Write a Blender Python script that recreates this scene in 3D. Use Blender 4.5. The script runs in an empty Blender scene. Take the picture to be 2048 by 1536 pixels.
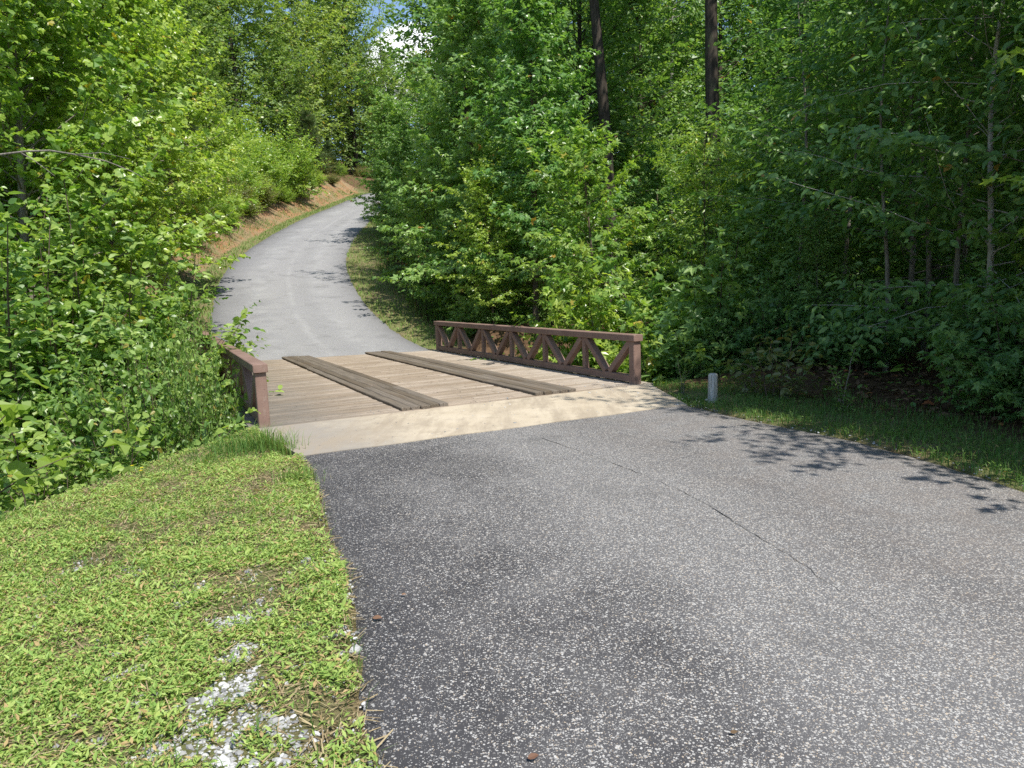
import bpy, math, random
import numpy as np
random.seed(7)
scene = bpy.context.scene
COL = scene.collection

# ------------------------------------------------------------------ camera model
F = 1456.0; ROLL = math.radians(2.29); PITCH = math.radians(7.58); EYE = 1.5
FW = np.array([0, math.cos(PITCH), -math.sin(PITCH)]); DN = np.array([0, -math.sin(PITCH), -math.cos(PITCH)])
RT = np.array([1.0, 0, 0])

def ray(u, v):
    x, y = u - 1024.0, v - 768.0
    xp = x * math.cos(ROLL) - y * math.sin(ROLL); yp = x * math.sin(ROLL) + y * math.cos(ROLL)
    return (xp * RT + yp * DN + F * FW) / F

def ground_pt(u, v, z=0.0):
    d = ray(u, v); t = (z - EYE) / d[2]
    return np.array([0, 0, EYE]) + d * t

def at(u, v, depth):
    return np.array([0, 0, EYE]) + ray(u, v) * depth

# bridge frame: t runs along the bridge, w across it
BA = math.radians(26)
BD = np.array([-math.sin(BA), math.cos(BA)]); BR = np.array([math.cos(BA), math.sin(BA)])
BO = ground_pt(518, 850)[:2]
def tw(t, w): return BO + BD * t + BR * w
def to_tw(x, y):
    dx, dy = x - BO[0], y - BO[1]
    return dx * BD[0] + dy * BD[1], dx * BR[0] + dy * BR[1]

# ------------------------------------------------------------------ object helpers
def tag(o, label=None, cat=None, group=None, kind=None):
    if label: o['label'] = label
    if cat: o['category'] = cat
    if group: o['group'] = group
    if kind: o['kind'] = kind
    return o

def empty(name, loc, rz=0.0):
    o = bpy.data.objects.new(name, None); COL.objects.link(o)
    o.empty_display_size = 0.2
    o.location = loc; o.rotation_euler = (0, 0, rz)
    return o

def mesh_np(name, V, F_, mat, rnd=None, smooth=False):
    """F_ : (m,k) int array, or a list of such arrays."""
    V = np.asarray(V, np.float32)
    Fs = F_ if isinstance(F_, list) else [F_]
    Fs = [np.asarray(f, np.int32) for f in Fs if len(f)]
    me = bpy.data.meshes.new(name)
    me.vertices.add(len(V)); me.vertices.foreach_set('co', V.ravel())
    loops = np.concatenate([f.ravel() for f in Fs])
    sizes = np.concatenate([np.full(len(f), f.shape[1], np.int32) for f in Fs])
    starts = np.concatenate([[0], np.cumsum(sizes)[:-1]]).astype(np.int32)
    me.loops.add(len(loops)); me.loops.foreach_set('vertex_index', loops)
    me.polygons.add(len(sizes)); me.polygons.foreach_set('loop_start', starts)
    me.polygons.foreach_set('loop_total', sizes)
    me.polygons.foreach_set('use_smooth', np.full(len(sizes), smooth, bool))
    if rnd is not None:
        a = me.attributes.new('rnd', 'FLOAT', 'FACE'); a.data.foreach_set('value', np.asarray(rnd, np.float32))
    me.update(); me.validate()
    if mat: me.materials.append(mat)
    return me

def link(name, me, parent=None, loc=(0, 0, 0)):
    o = bpy.data.objects.new(name, me); COL.objects.link(o)
    o.location = loc
    if parent: o.parent = parent
    return o

class MB:
    """collects boxes and tubes into one mesh"""
    def __init__(s): s.V = []; s.Q = []; s.T = []; s.n = 0; s.rq = []; s.r = 0.0
    def add(s, V, Q=None, T=None):
        s.V.append(np.asarray(V, float))
        if Q is not None and len(Q):
            s.Q.append(np.asarray(Q, int) + s.n); s.rq.append(np.full(len(Q), s.r))
        if T is not None and len(T): s.T.append(np.asarray(T, int) + s.n)
        s.n += len(V)
    def beam(s, a, b, wa, up, hb, bev=0.008):
        """box from a to b, width wa along side axis, height hb along up axis, chamfered long edges"""
        a = np.asarray(a, float); b = np.asarray(b, float); d = b - a; L = np.linalg.norm(d); d /= L
        up = np.asarray(up, float); up = up - d * (up @ d); up /= np.linalg.norm(up); sd = np.cross(d, up)
        x, y = wa / 2, hb / 2; c = min(bev, x * .45, y * .45)
        prof = [(x - c, -y), (x, -y + c), (x, y - c), (x - c, y), (-x + c, y), (-x, y - c), (-x, -y + c), (-x + c, -y)]
        rings = []
        for (p, inset) in ((a, 1), (a + d * c, 0), (b - d * c, 0), (b, 1)):
            k = 1 - (c / max(x, y)) * inset
            rings.append([p + sd * (px * k) + up * (py * k) for px, py in prof])
        V = np.array(rings).reshape(-1, 3); Q = []
        for r in range(3):
            for i in range(8):
                j = (i + 1) % 8
                Q.append((r * 8 + i, r * 8 + j, r * 8 + 8 + j, r * 8 + 8 + i))
        for base in (0, 24):
            q = [(base, base + 1, base + 2, base + 3), (base, base + 3, base + 4, base + 7), (base + 4, base + 5, base + 6, base + 7)]
            Q += [t[::-1] for t in q] if base == 0 else q
        s.add(V, Q)
    def tube(s, pts, rad, sides=6):
        pts = np.asarray(pts, float); n = len(pts)
        d = np.gradient(pts, axis=0); d /= np.linalg.norm(d, axis=1)[:, None] + 1e-9
        ref = np.where(np.abs(d[:, 2:3]) > .9, np.array([[1.0, 0, 0]]), np.array([[0, 0, 1.0]]))
        u = np.cross(d, ref); u /= np.linalg.norm(u, axis=1)[:, None] + 1e-9
        v = np.cross(d, u)
        th = np.arange(sides) * 2 * math.pi / sides
        rad = np.asarray(rad, float)
        V = (pts[:, None] + rad[:, None, None] * (np.cos(th)[None, :, None] * u[:, None] + np.sin(th)[None, :, None] * v[:, None])).reshape(-1, 3)
        i = np.arange(n - 1)[:, None] * sides; k = np.arange(sides)[None]; k2 = (k + 1) % sides
        Q = np.stack([i + k, i + k2, i + sides + k2, i + sides + k], -1).reshape(-1, 4)
        s.add(V, Q)
    def mesh(s, name, mat, smooth=False, rnd=False):
        V = np.concatenate(s.V); Fs = []
        if s.Q: Fs.append(np.concatenate(s.Q))
        if s.T: Fs.append(np.concatenate(s.T))
        return mesh_np(name, V, Fs, mat, np.concatenate(s.rq) if rnd else None, smooth)

# ------------------------------------------------------------------ materials
class NT:
    def __init__(s, name):
        s.m = bpy.data.materials.new(name); s.m.use_nodes = True
        s.t = s.m.node_tree; s.t.nodes.clear()
        s.out = s.t.nodes.new('ShaderNodeOutputMaterial')
    def n(s, typ, **kw):
        nd = s.t.nodes.new(typ)
        for k, v in kw.items():
            if k in nd.inputs.keys() if isinstance(k, str) else False: s.set(nd, k, v)
            else: setattr(nd, k, v)
        return nd
    def set(s, nd, k, v):
        i = nd.inputs[k]
        if isinstance(v, bpy.types.NodeSocket): s.t.links.new(v, i)
        else: i.default_value = v
    def ins(s, nd, **kw):
        for k, v in kw.items(): s.set(nd, k.replace('__', ' '), v)
        return nd
    def math(s, op, a, b=0.0, c=None, clamp=False):
        nd = s.t.nodes.new('ShaderNodeMath'); nd.operation = op; nd.use_clamp = clamp
        s.set(nd, 0, a); s.set(nd, 1, b)
        if c is not None: s.set(nd, 2, c)
        return nd.outputs[0]
    def mix(s, f, a, b, blend='MIX'):
        nd = s.t.nodes.new('ShaderNodeMix'); nd.data_type = 'RGBA'; nd.blend_type = blend
        s.set(nd, 0, f)
        s.set(nd, 6, a if isinstance(a, bpy.types.NodeSocket) else (*a, 1)); s.set(nd, 7, b if isinstance(b, bpy.types.NodeSocket) else (*b, 1))
        return nd.outputs[2]
    def noise(s, vec, scale, detail=4, rough=.55):
        nd = s.t.nodes.new('ShaderNodeTexNoise'); s.set(nd, 'Vector', vec); s.set(nd, 'Scale', scale); s.set(nd, 'Detail', detail); s.set(nd, 'Roughness', rough)
        return nd.outputs['Fac']
    def ramp(s, f, lo, hi, a=0.0, b=1.0):
        nd = s.t.nodes.new('ShaderNodeMapRange'); nd.clamp = True
        s.set(nd, 0, f); s.set(nd, 1, lo); s.set(nd, 2, hi); s.set(nd, 3, a); s.set(nd, 4, b)
        return nd.outputs[0]
    def vor(s, vec, scale, feature='F1'):
        nd = s.t.nodes.new('ShaderNodeTexVoronoi'); nd.feature = feature; s.set(nd, 'Vector', vec); s.set(nd, 'Scale', scale)
        return nd
    def scale(s, vec, sc):
        nd = s.t.nodes.new('ShaderNodeMapping'); s.set(nd, 'Vector', vec); nd.inputs['Scale'].default_value = sc
        return nd.outputs[0]
    def rotz(s, vec, a, sc=(1, 1, 1)):
        nd = s.t.nodes.new('ShaderNodeMapping'); s.set(nd, 'Vector', vec); nd.inputs['Rotation'].default_value = (0, 0, a); nd.inputs['Scale'].default_value = sc
        return nd.outputs[0]
    def pos(s): return s.t.nodes.new('ShaderNodeNewGeometry').outputs['Position']
    def attr(s, name, out='Fac'):
        nd = s.t.nodes.new('ShaderNodeAttribute'); nd.attribute_name = name; return nd.outputs[out]
    def bump(s, h, dist, strength=1.0):
        nd = s.t.nodes.new('ShaderNodeBump'); s.set(nd, 'Height', h); nd.inputs['Distance'].default_value = dist; nd.inputs['Strength'].default_value = strength
        return nd.outputs[0]
    def bsdf(s, col, rough=.8, spec=.3, normal=None):
        nd = s.t.nodes.new('ShaderNodeBsdfPrincipled')
        s.set(nd, 'Base Color', col if isinstance(col, bpy.types.NodeSocket) else (*col, 1)); s.set(nd, 'Roughness', rough)
        s.set(nd, 'Specular IOR Level', spec)
        if normal is not None: s.set(nd, 'Normal', normal)
        return nd.outputs[0]
    def done(s, sh):
        s.t.links.new(sh, s.out.inputs['Surface']); return s.m

def leaf_mat(name, c1, c2, c3=None, odd=.0, trans=.38, rough=.36, spec=.6, tr_gain=1.5):
    """c1..c2 vary leaf by leaf; a share 'odd' of leaves takes c3; object random shifts value"""
    N = NT(name); r = N.attr('rnd')
    col = N.mix(r, c1, c2)
    if c3 is not None:
        col = N.mix(N.math('GREATER_THAN', r, 1 - odd), col, c3)
    oi = N.t.nodes.new('ShaderNodeObjectInfo')
    hsv = N.t.nodes.new('ShaderNodeHueSaturation')
    N.set(hsv, 'Color', col); N.set(hsv, 'Hue', N.ramp(oi.outputs['Random'], 0, 1, .485, .512)); N.set(hsv, 'Value', N.ramp(oi.outputs['Random'], 0, 1, 1.15, .85))
    N.set(hsv, 'Saturation', 1.0)
    col = hsv.outputs[0]
    P = N.bsdf(col, rough, spec)
    T = N.t.nodes.new('ShaderNodeBsdfTranslucent')
    N.set(T, 'Color', N.mix(1.0, col, (tr_gain * 1.05, tr_gain * 1.1, tr_gain * .45), 'MULTIPLY'))
    M = N.t.nodes.new('ShaderNodeMixShader'); N.set(M, 0, trans); N.t.links.new(P, M.inputs[1]); N.t.links.new(T.outputs[0], M.inputs[2])
    return N.done(M.outputs[0])

def bark_mat(name, a, b, sc=6):
    N = NT(name); tc = N.t.nodes.new('ShaderNodeTexCoord').outputs['Object']
    v = N.scale(tc, (sc * 3, sc * 3, sc * .6))
    n1 = N.noise(v, 1.0, 6, .65); n2 = N.noise(tc, 1.3, 3)
    col = N.mix(N.ramp(n1, .35, .65), a, b); col = N.mix(N.ramp(n2, .55, .75, 0, .5), col, (.09, .11, .06))
    return N.done(N.bsdf(col, .9, .15, N.bump(n1, .02)))

def make_asphalt(name, far=False):
    N = NT(name); p = N.pos()
    big = N.noise(p, .35, 3); mid = N.noise(p, 2.2, 4, .6)
    u = N.attr('across')                                       # 0 left edge .. 1 right edge
    # loose bitumen with pale crushed stone of two sizes showing through
    wobble = N.noise(p, 60, 2)
    nd = N.t.nodes.new('ShaderNodeVectorMath'); nd.operation = 'ADD'
    N.set(nd, 0, p); sc = N.t.nodes.new('ShaderNodeVectorMath'); sc.operation = 'SCALE'
    nt = N.t.nodes.new('ShaderNodeTexNoise'); N.set(nt, 'Vector', p); N.set(nt, 'Scale', 55.0); N.set(nt, 'Detail', 1.0)
    N.set(sc, 0, nt.outputs['Color']); sc.inputs['Scale'].default_value = .012
    N.set(nd, 1, sc.outputs[0]); pw = nd.outputs[0]
    v1 = N.vor(pw, 108); v2 = N.vor(pw, 210); v3 = N.vor(pw, 52)
    def sep(c):
        q = N.t.nodes.new('ShaderNodeSeparateColor'); N.set(q, 0, c); return q.outputs
    s1, s2, s3 = sep(v1.outputs['Color']), sep(v2.outputs['Color']), sep(v3.outputs['Color'])
    wear = N.ramp(N.math('ADD', N.math('MULTIPLY', u, 1.0), N.math('MULTIPLY', N.math('SUBTRACT', big, .5), 1.0)), .02, .42, .0, 1.0)
    wear = N.math('ADD', wear, N.math('MULTIPLY', N.math('SUBTRACT', mid, .5), .55), clamp=True)
    # the wheel paths are polished darker, the crown between them keeps more stone
    rut = N.math('ADD', u, N.math('MULTIPLY', N.math('SUBTRACT', N.noise(p, .6, 3), .5), .16))
    def dip(c, w_): return N.ramp(N.math('ABSOLUTE', N.math('SUBTRACT', rut, c)), 0, w_, 1, 0)
    wear = N.math('SUBTRACT', wear, N.math('MULTIPLY', N.math('MAXIMUM', dip(.27, .13), dip(.66, .12)), .30), clamp=True)
    th1 = N.ramp(wear, 0, 1, .30, .78)
    on1 = N.math('MULTIPLY', N.math('LESS_THAN', s1[0], th1), N.math('LESS_THAN', v1.outputs['Distance'], N.ramp(s1[1], 0, 1, .28, .56)))
    on2 = N.math('MULTIPLY', N.math('LESS_THAN', s2[0], N.math('MULTIPLY', th1, .95)), N.math('LESS_THAN', v2.outputs['Distance'], N.ramp(s2[1], 0, 1, .25, .52)))
    on3 = N.math('MULTIPLY', N.math('LESS_THAN', s3[0], .035), N.math('LESS_THAN', v3.outputs['Distance'], .42))
    on = N.math('MAXIMUM', on1, N.math('MAXIMUM', on2, on3))
    tone = N.mix(s1[2], (.135, .13, .128), (.44, .43, .41)); tone = N.mix(N.math('GREATER_THAN', s2[2], .86), tone, (.40, .33, .25))
    tar = N.mix(N.ramp(mid, .3, .7), (.040, .039, .042), (.068, .066, .068))
    dust = N.mix(N.ramp(wear, .2, 1.0), tar, (.115, .113, .115))
    col = N.mix(on, dust, tone)
    if far:
        # older, polished surface with paler wheel tracks
        col = N.mix(.5, col, (.31, .31, .317))
        col = N.mix(N.ramp(N.noise(p, .8, 5, .65), .4, .7, 0, .3), col, (.20, .20, .21))
        def band(c, w):
            d = N.math('ABSOLUTE', N.math('SUBTRACT', u, c)); return N.ramp(d, 0, w, 1, 0)
        jit = N.math('MULTIPLY', N.math('SUBTRACT', N.noise(p, .5, 3), .5), .04)
        uu = N.math('ADD', u, jit)
        def band2(c, w):
            d = N.math('ABSOLUTE', N.math('SUBTRACT', uu, c)); return N.ramp(d, 0, w, 1, 0)
        tr = N.math('MAXIMUM', N.math('MAXIMUM', band2(.30, .13), band2(.52, .03)), band2(.73, .10))
        col = N.mix(N.math('MULTIPLY', N.math('MULTIPLY', tr, N.ramp(N.noise(p, 1.4, 4), .35, .6)), .16), col, (.50, .50, .49))
        edge = N.math('MAXIMUM', N.ramp(u, .0, .2, 1, 0), N.ramp(u, .84, 1.0, 0, 1))
        col = N.mix(N.math("MULTIPLY", edge, .4), col, (.085, .085, .09))
    stain = N.ramp(N.noise(p, 1.1, 5, .6), .56, .72, 0, .38)
    col = N.mix(stain, col, (.065, .062, .06))
    if not far: col = N.mix(N.math('MULTIPLY', N.ramp(u, .5, .72, 0, .30), N.ramp(N.noise(p, 3.5, 4), .35, .65)), col, (.17, .14, .12))
    h = N.math('ADD', N.math('MULTIPLY', on, .6), N.math('MULTIPLY', N.noise(p, 220, 2), .5))
    return N.done(N.bsdf(col, .85, .25, N.bump(h, .004, .6)))

def make_concrete():
    N = NT('concrete'); p = N.pos()
    q = N.rotz(p, -BA)                                    # x across the bridge, y along
    n1 = N.noise(p, 1.6, 5, .6); n2 = N.noise(p, 30, 4, .7)
    col = N.mix(N.ramp(n1, .3, .7), (.40, .335, .245), (.49, .425, .325))
    xw = N.attr('across')
    n5 = N.noise(p, 3.0, 4, .6)
    damp = N.ramp(N.math('ADD', xw, N.math('MULTIPLY', N.math('SUBTRACT', n5, .5), .18)), .10, .30, 1, 0)
    col = N.mix(N.math('MULTIPLY', damp, .85), col, (.235, .215, .19))
    damp2 = N.ramp(N.math('ADD', xw, N.math('MULTIPLY', N.math('SUBTRACT', n5, .5), .3)), .93, 1.05, 0, .5)
    col = N.mix(damp2, col, (.22, .21, .19))
    st = N.scale(q, (.5, 9, 1)); stv = N.noise(st, 2.0, 4, .6)
    col = N.mix(N.ramp(stv, .55, .75, 0, .32), col, (.33, .27, .20))
    col = N.mix(N.ramp(n2, .6, .78, 0, .25), col, (.30, .28, .25))
    tyre = N.noise(N.rotz(p, -BA, (1.6, .25, 1)), 2.2, 4, .65)
    col = N.mix(N.ramp(tyre, .46, .62, 0, .7), col, (.29, .24, .18)); col = N.mix(N.ramp(N.noise(p, 4.5, 6, .7), .52, .66, 0, .45), col, (.25, .205, .155))
    sp = N.vor(p, 9.0); col = N.mix(N.math('MULTIPLY', N.math('LESS_THAN', sp.outputs['Distance'], .07), .8), col, (.10, .085, .065))
    # broomed grooves
    wv = N.t.nodes.new('ShaderNodeTexWave'); wv.wave_type = 'BANDS'; wv.bands_direction = 'Y'
    N.set(wv, 'Vector', q); N.set(wv, 'Scale', 11.0); N.set(wv, 'Distortion', 1.4); N.set(wv, 'Detail', 2.0)
    g = N.math('MULTIPLY', wv.outputs['Fac'], N.ramp(N.noise(p, 1.2, 2), .45, .6))
    col = N.mix(N.math('MULTIPLY', N.ramp(g, .5, .85), .42), col, (.30, .25, .19))
    h = N.math('ADD', N.math('MULTIPLY', g, .8), n2)
    return N.done(N.bsdf(col, .9, .2, N.bump(h, .004, .6)))

def make_wood(name, a, b, c, along, rough=.85, stain=None, fine=1.0):
    """weathered timber; 'along' is the angle of the grain about Z"""
    N = NT(name); p = N.pos(); q = N.rotz(p, -along, (1, 1, 1))
    r = N.attr('rnd')
    off = N.t.nodes.new('ShaderNodeCombineXYZ'); N.set(off, 0, N.math('MULTIPLY', r, 37.0)); N.set(off, 2, N.math('MULTIPLY', r, 11.0))
    ad = N.t.nodes.new('ShaderNodeVectorMath'); ad.operation = 'ADD'; N.set(ad, 0, q); N.set(ad, 1, off.outputs[0])
    g = N.noise(N.scale(ad.outputs[0], (1.6, 70 * fine, 40 * fine)), 1.0, 6, .65)
    m = N.noise(N.scale(ad.outputs[0], (.8, 6, 6)), 1.0, 4, .6)
    col = N.mix(N.ramp(g, .3, .68), a, b); col = N.mix(N.ramp(m, .52, .74, 0, .7), col, c)
    hsv = N.t.nodes.new('ShaderNodeHueSaturation'); N.set(hsv, 'Color', col); N.set(hsv, 'Value', N.ramp(r, 0, 1, .80, 1.16)); N.set(hsv, 'Saturation', N.ramp(r, 0, 1, 1.1, .85))
    col = hsv.outputs[0]
    cr = N.noise(N.scale(ad.outputs[0], (.9, 45, 30)), 1.0, 5, .7)
    col = N.mix(N.ramp(cr, .62, .70, 0, .75), col, tuple(.28 * x for x in c))
    if stain: col = stain(N, p, col)
    h = N.math('SUBTRACT', g, N.ramp(cr, .60, .70, 0, .8))
    return N.done(N.bsdf(col, rough, .2, N.bump(h, .006, .7)))

def deck_stain(N, p, col):
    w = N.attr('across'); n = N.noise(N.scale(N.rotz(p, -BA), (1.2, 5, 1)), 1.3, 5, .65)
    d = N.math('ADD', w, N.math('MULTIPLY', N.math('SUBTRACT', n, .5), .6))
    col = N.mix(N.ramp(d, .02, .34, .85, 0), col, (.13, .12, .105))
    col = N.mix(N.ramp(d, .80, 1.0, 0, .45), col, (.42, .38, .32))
    tr = N.math('MAXIMUM', N.ramp(N.math('ABSOLUTE', N.math('SUBTRACT', w, .56)), 0, .10, 1, 0), N.ramp(N.math('ABSOLUTE', N.math('SUBTRACT', w, .22)), 0, .09, 1, 0))
    col = N.mix(N.math('MULTIPLY', tr, N.ramp(N.noise(p, 2.4, 5, .7), .35, .7, 0, .55)), col, (.20, .155, .11))
    col = N.mix(N.ramp(N.noise(p, 5, 5, .7), .54, .7, 0, .5), col, (.15, .115, .085))
    return N.mix(N.ramp(N.noise(p, 26, 3, .6), .63, .69, 0, .8), col, (.05, .04, .03))

M = {}
M['asphalt'] = make_asphalt('worn_asphalt')
M['asphalt_far'] = make_asphalt('polished_asphalt', True)
M['concrete'] = make_concrete()
M['deck'] = make_wood('deck_timber', (.225, .175, .128), (.375, .308, .236), (.24, .175, .12), BA, stain=deck_stain)
M['runner'] = make_wood('runner_timber', (.065, .052, .040), (.20, .165, .125), (.15, .105, .065), BA + math.pi / 2)
def make_paint():
    N = NT('brown_paint'); p = N.pos(); n = N.noise(p, 3, 4); f = N.noise(N.scale(p, (25, 25, 60)), 1, 4, .6)
    col = N.mix(N.ramp(n, .3, .7), (.165, .104, .082), (.238, .155, .124)); col = N.mix(N.ramp(f, .56, .72, 0, .55), col, (.085, .055, .045)); col = N.mix(N.ramp(N.noise(N.scale(p, (14, 14, 5)), 1, 5, .7), .6, .7, 0, .5), col, (.27, .21, .175))
    z = N.t.nodes.new('ShaderNodeSeparateXYZ'); N.set(z, 0, p)
    col = N.mix(N.ramp(N.math('ADD', z.outputs[2], N.math('MULTIPLY', f, .05)), .03, .08, .5, 0), col, (.26, .20, .16))
    return N.done(N.bsdf(col, .7, .3, N.bump(f, .003, .6)))
M['paint'] = make_paint()
def make_post():
    N = NT('bleached_wood'); p = N.pos(); f = N.noise(N.scale(p, (60, 60, 4)), 1, 5, .65)
    col = N.mix(N.ramp(f, .35, .7), (.23, .23, .20), (.50, .50, .47)); n = N.noise(p, 9, 3)
    col = N.mix(N.ramp(n, .6, .75, 0, .4), col, (.20, .22, .15))
    return N.done(N.bsdf(col, .9, .15, N.bump(f, .006)))
M['post'] = make_post()
def make_ground():
    N = NT('ground_soil'); p = N.pos()
    c = N.t.nodes.new('ShaderNodeSeparateColor'); N.set(c, 0, N.attr('cover', 'Color'))
    n1 = N.noise(p, .9, 5, .6); n2 = N.noise(p, 7, 5, .65); n3 = N.noise(p, 60, 4, .7)
    litter = N.mix(N.ramp(n2, .35, .65), (.075, .045, .026), (.17, .105, .06)); litter = N.mix(N.ramp(n3, .5, .7, 0, .6), litter, (.035, .026, .018))
    grass = N.mix(N.ramp(n2, .35, .65), (.15, .115, .065), (.27, .21, .125)); grass = N.mix(N.ramp(n1, .38, .58, .15, .75), grass, (.16, .20, .065))
    grass = N.mix(N.ramp(n3, .45, .7, 0, .45), grass, (.06, .05, .03))
    clay = N.mix(N.ramp(n2, .3, .7), (.33, .155, .07), (.28, .185, .115)); clay = N.mix(N.ramp(n3, .55, .75, 0, .5), clay, (.20, .12, .07))
    clay = N.mix(N.ramp(n1, .42, .55, 0, .85), clay, (.24, .19, .11))
    col = N.mix(c.outputs[0], litter, grass)
    k = N.math('ADD', c.outputs[1], N.math('MULTIPLY', N.math('SUBTRACT', n2, .5), .9))
    col = N.mix(N.math('MULTIPLY', N.ramp(k, .35, .6), N.ramp(c.outputs[1], 0, .1)), col, clay)
    return N.done(N.bsdf(col, .95, .1, N.bump(N.math('ADD', n3, n2), .03)))
M['ground'] = make_ground()
def make_gravel(name='crushed_stone'):
    N = NT(name); r = N.attr('rnd'); n = N.noise(N.pos(), 90, 3)
    col = N.mix(r, (.15, .15, .15), (.52, .52, .505)); col = N.mix(N.ramp(n, .4, .7, 0, .4), col, (.24, .235, .225))
    return N.done(N.bsdf(col, .85, .25))
M['gravel'] = make_gravel()
M['bark_dark'] = bark_mat('dark_bark', (.035, .028, .022), (.085, .070, .055))
M['bark_grey'] = bark_mat('grey_bark', (.13, .115, .095), (.26, .235, .20), 9)
M['bark_brown'] = bark_mat('brown_bark', (.075, .055, .04), (.16, .125, .095))
M['bark_pale'] = bark_mat('pale_bark', (.30, .28, .25), (.48, .46, .42), 8)

M['leaf_bright'] = leaf_mat('bright_leaf', (.150, .275, .045), (.360, .460, .095), (.40, .34, .06), .012, .45, .34, .6)
M['leaf_mid'] = leaf_mat('mid_leaf', (.110, .240, .060), (.255, .390, .120), (.42, .26, .06), .005, .42)
M['leaf_shrub'] = leaf_mat('shrub_leaf', (.105, .205, .045), (.300, .415, .110), (.36, .30, .07), .012, .42, .38, .5)
M['leaf_far'] = leaf_mat('far_leaf', (.130, .220, .058), (.275, .360, .105), (.32, .27, .08), .02, .4, .5, .4)
M['leaf_deep'] = leaf_mat('deep_leaf', (.085, .195, .055), (.205, .330, .090), (.38, .24, .07), .004, .38, .42, .45)
M['leaf_lime'] = leaf_mat('lime_leaf', (.17, .27, .025), (.27, .36, .045), None, 0, .45, .45, .4)
M['leaf_olive'] = leaf_mat('olive_leaf', (.12, .15, .04), (.19, .20, .06), (.28, .18, .05), .03, .34)
M['needle'] = leaf_mat('pine_needle', (.055, .105, .035), (.10, .155, .055), (.22, .12, .05), .05, .25, .5, .35, 1.2)
M['lawn'] = leaf_mat('lawn_leaf', (.20, .335, .075), (.42, .505, .145), (.46, .34, .16), .11, .36, .5, .35, 1.25)
M['grass_dry'] = leaf_mat('verge_grass', (.13, .25, .05), (.28, .38, .10), (.38, .32, .15), .12, .3, .55, .3, 1.2)
M['grass_green'] = leaf_mat('green_grass', (.07, .16, .03), (.14, .24, .05), (.26, .22, .08), .06, .34, .5, .35, 1.3)
M['dead_leaf'] = leaf_mat('dead_leaf', (.10, .058, .034), (.24, .155, .09), (.32, .13, .05), .06, .12, .7, .2, 1.0)
M['thatch'] = leaf_mat('dry_stem', (.20, .145, .08), (.42, .34, .20), None, 0, .15, .7, .2, 1.0)
M['flower'] = leaf_mat('yellow_petal', (.70, .52, .02), (.80, .62, .04), None, 0, .25, .6, .2, 1.0)
M['seam'] = NT('dark_seam').m
N_ = NT('seam_tar'); M['seam'] = N_.done(N_.bsdf((.03, .03, .03), .9, .1))

# ------------------------------------------------------------------ roads and terrain
CEN = np.array([(-4.488, 17.795, 0.), (-6.212, 21.625, .641), (-7.66, 25.568, 1.427), (-8.878, 29.587, 2.309), (-9.775, 33.69, 3.22),
                (-10.335, 37.853, 4.113), (-10.689, 42.038, 4.977), (-10.975, 46.228, 5.817), (-11.19, 50.423, 6.642), (-11.299, 54.621, 7.456),
                (-11.343, 58.821, 8.267), (-11.376, 63.021, 9.083), (-11.448, 67.22, 9.905), (-11.45, 71.418, 10.738), (-11.2, 75.611, 11.50),
                (-10.4, 79.8, 12.0), (-8.9, 83.8, 12.3), (-6.6, 87.4, 12.4), (-3.6, 90.4, 12.4), (0.0, 93.0, 12.3)])
RW = 4.84
def catmull(P, k):
    P = np.asarray(P, float); P2 = np.vstack([2 * P[0] - P[1], P, 2 * P[-1] - P[-2]]); out = []
    for i in range(1, len(P2) - 2):
        a, b, c, d = P2[i - 1], P2[i], P2[i + 1], P2[i + 2]
        for j in range(k):
            t = j / k
            out.append(.5 * ((2 * b) + (-a + c) * t + (2 * a - 5 * b + 4 * c - d) * t * t + (-a + 3 * b - 3 * c + d) * t ** 3))
    out.append(P[-1]); return np.array(out)
CF = catmull(CEN, 6)
CF[:, 2] = np.maximum(CF[:, 2], 0)
NL = catmull([(-2.03, 6.95), (-1.95, 6.657), (-1.521, 5.496), (-1.144, 4.326), (-.912, 3.752), (-.60, 2.55), (-.453, 2.138), (-.22, 1.2), (-.12, 0), (-.1, -3), (-.3, -9)], 6)
NR = catmull([(1.95, 9.2), (2.075, 8.786), (2.513, 7.607), (3.052, 6.482), (3.322, 5.419), (3.42, 4.723), (3.55, 3.7), (3.6, 2.8), (3.6, 0), (3.5, -3), (3.2, -9)], 6)

def poly_dist(x, y, P):
    """signed offset (right positive), arc index of nearest point"""
    x = np.asarray(x, float); y = np.asarray(y, float); best = np.full(x.shape, 1e9); sgn = np.zeros(x.shape); idx = np.zeros(x.shape)
    for i in range(len(P) - 1):
        ax, ay = P[i][0], P[i][1]; dx, dy = P[i + 1][0] - ax, P[i + 1][1] - ay; L2 = dx * dx + dy * dy
        t = np.clip(((x - ax) * dx + (y - ay) * dy) / L2, 0, 1)
        ex, ey = x - ax - dx * t, y - ay - dy * t; d = ex * ex + ey * ey
        m = d < best
        best = np.where(m, d, best); sgn = np.where(m, np.sign(dx * (-ey) + dy * ex), sgn); idx = np.where(m, i + t, idx)
    return np.sqrt(best) * np.where(sgn == 0, 1, sgn), idx

def sstep(a, b, v):
    t = np.clip((v - a) / (b - a), 0, 1); return t * t * (3 - 2 * t)

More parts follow.
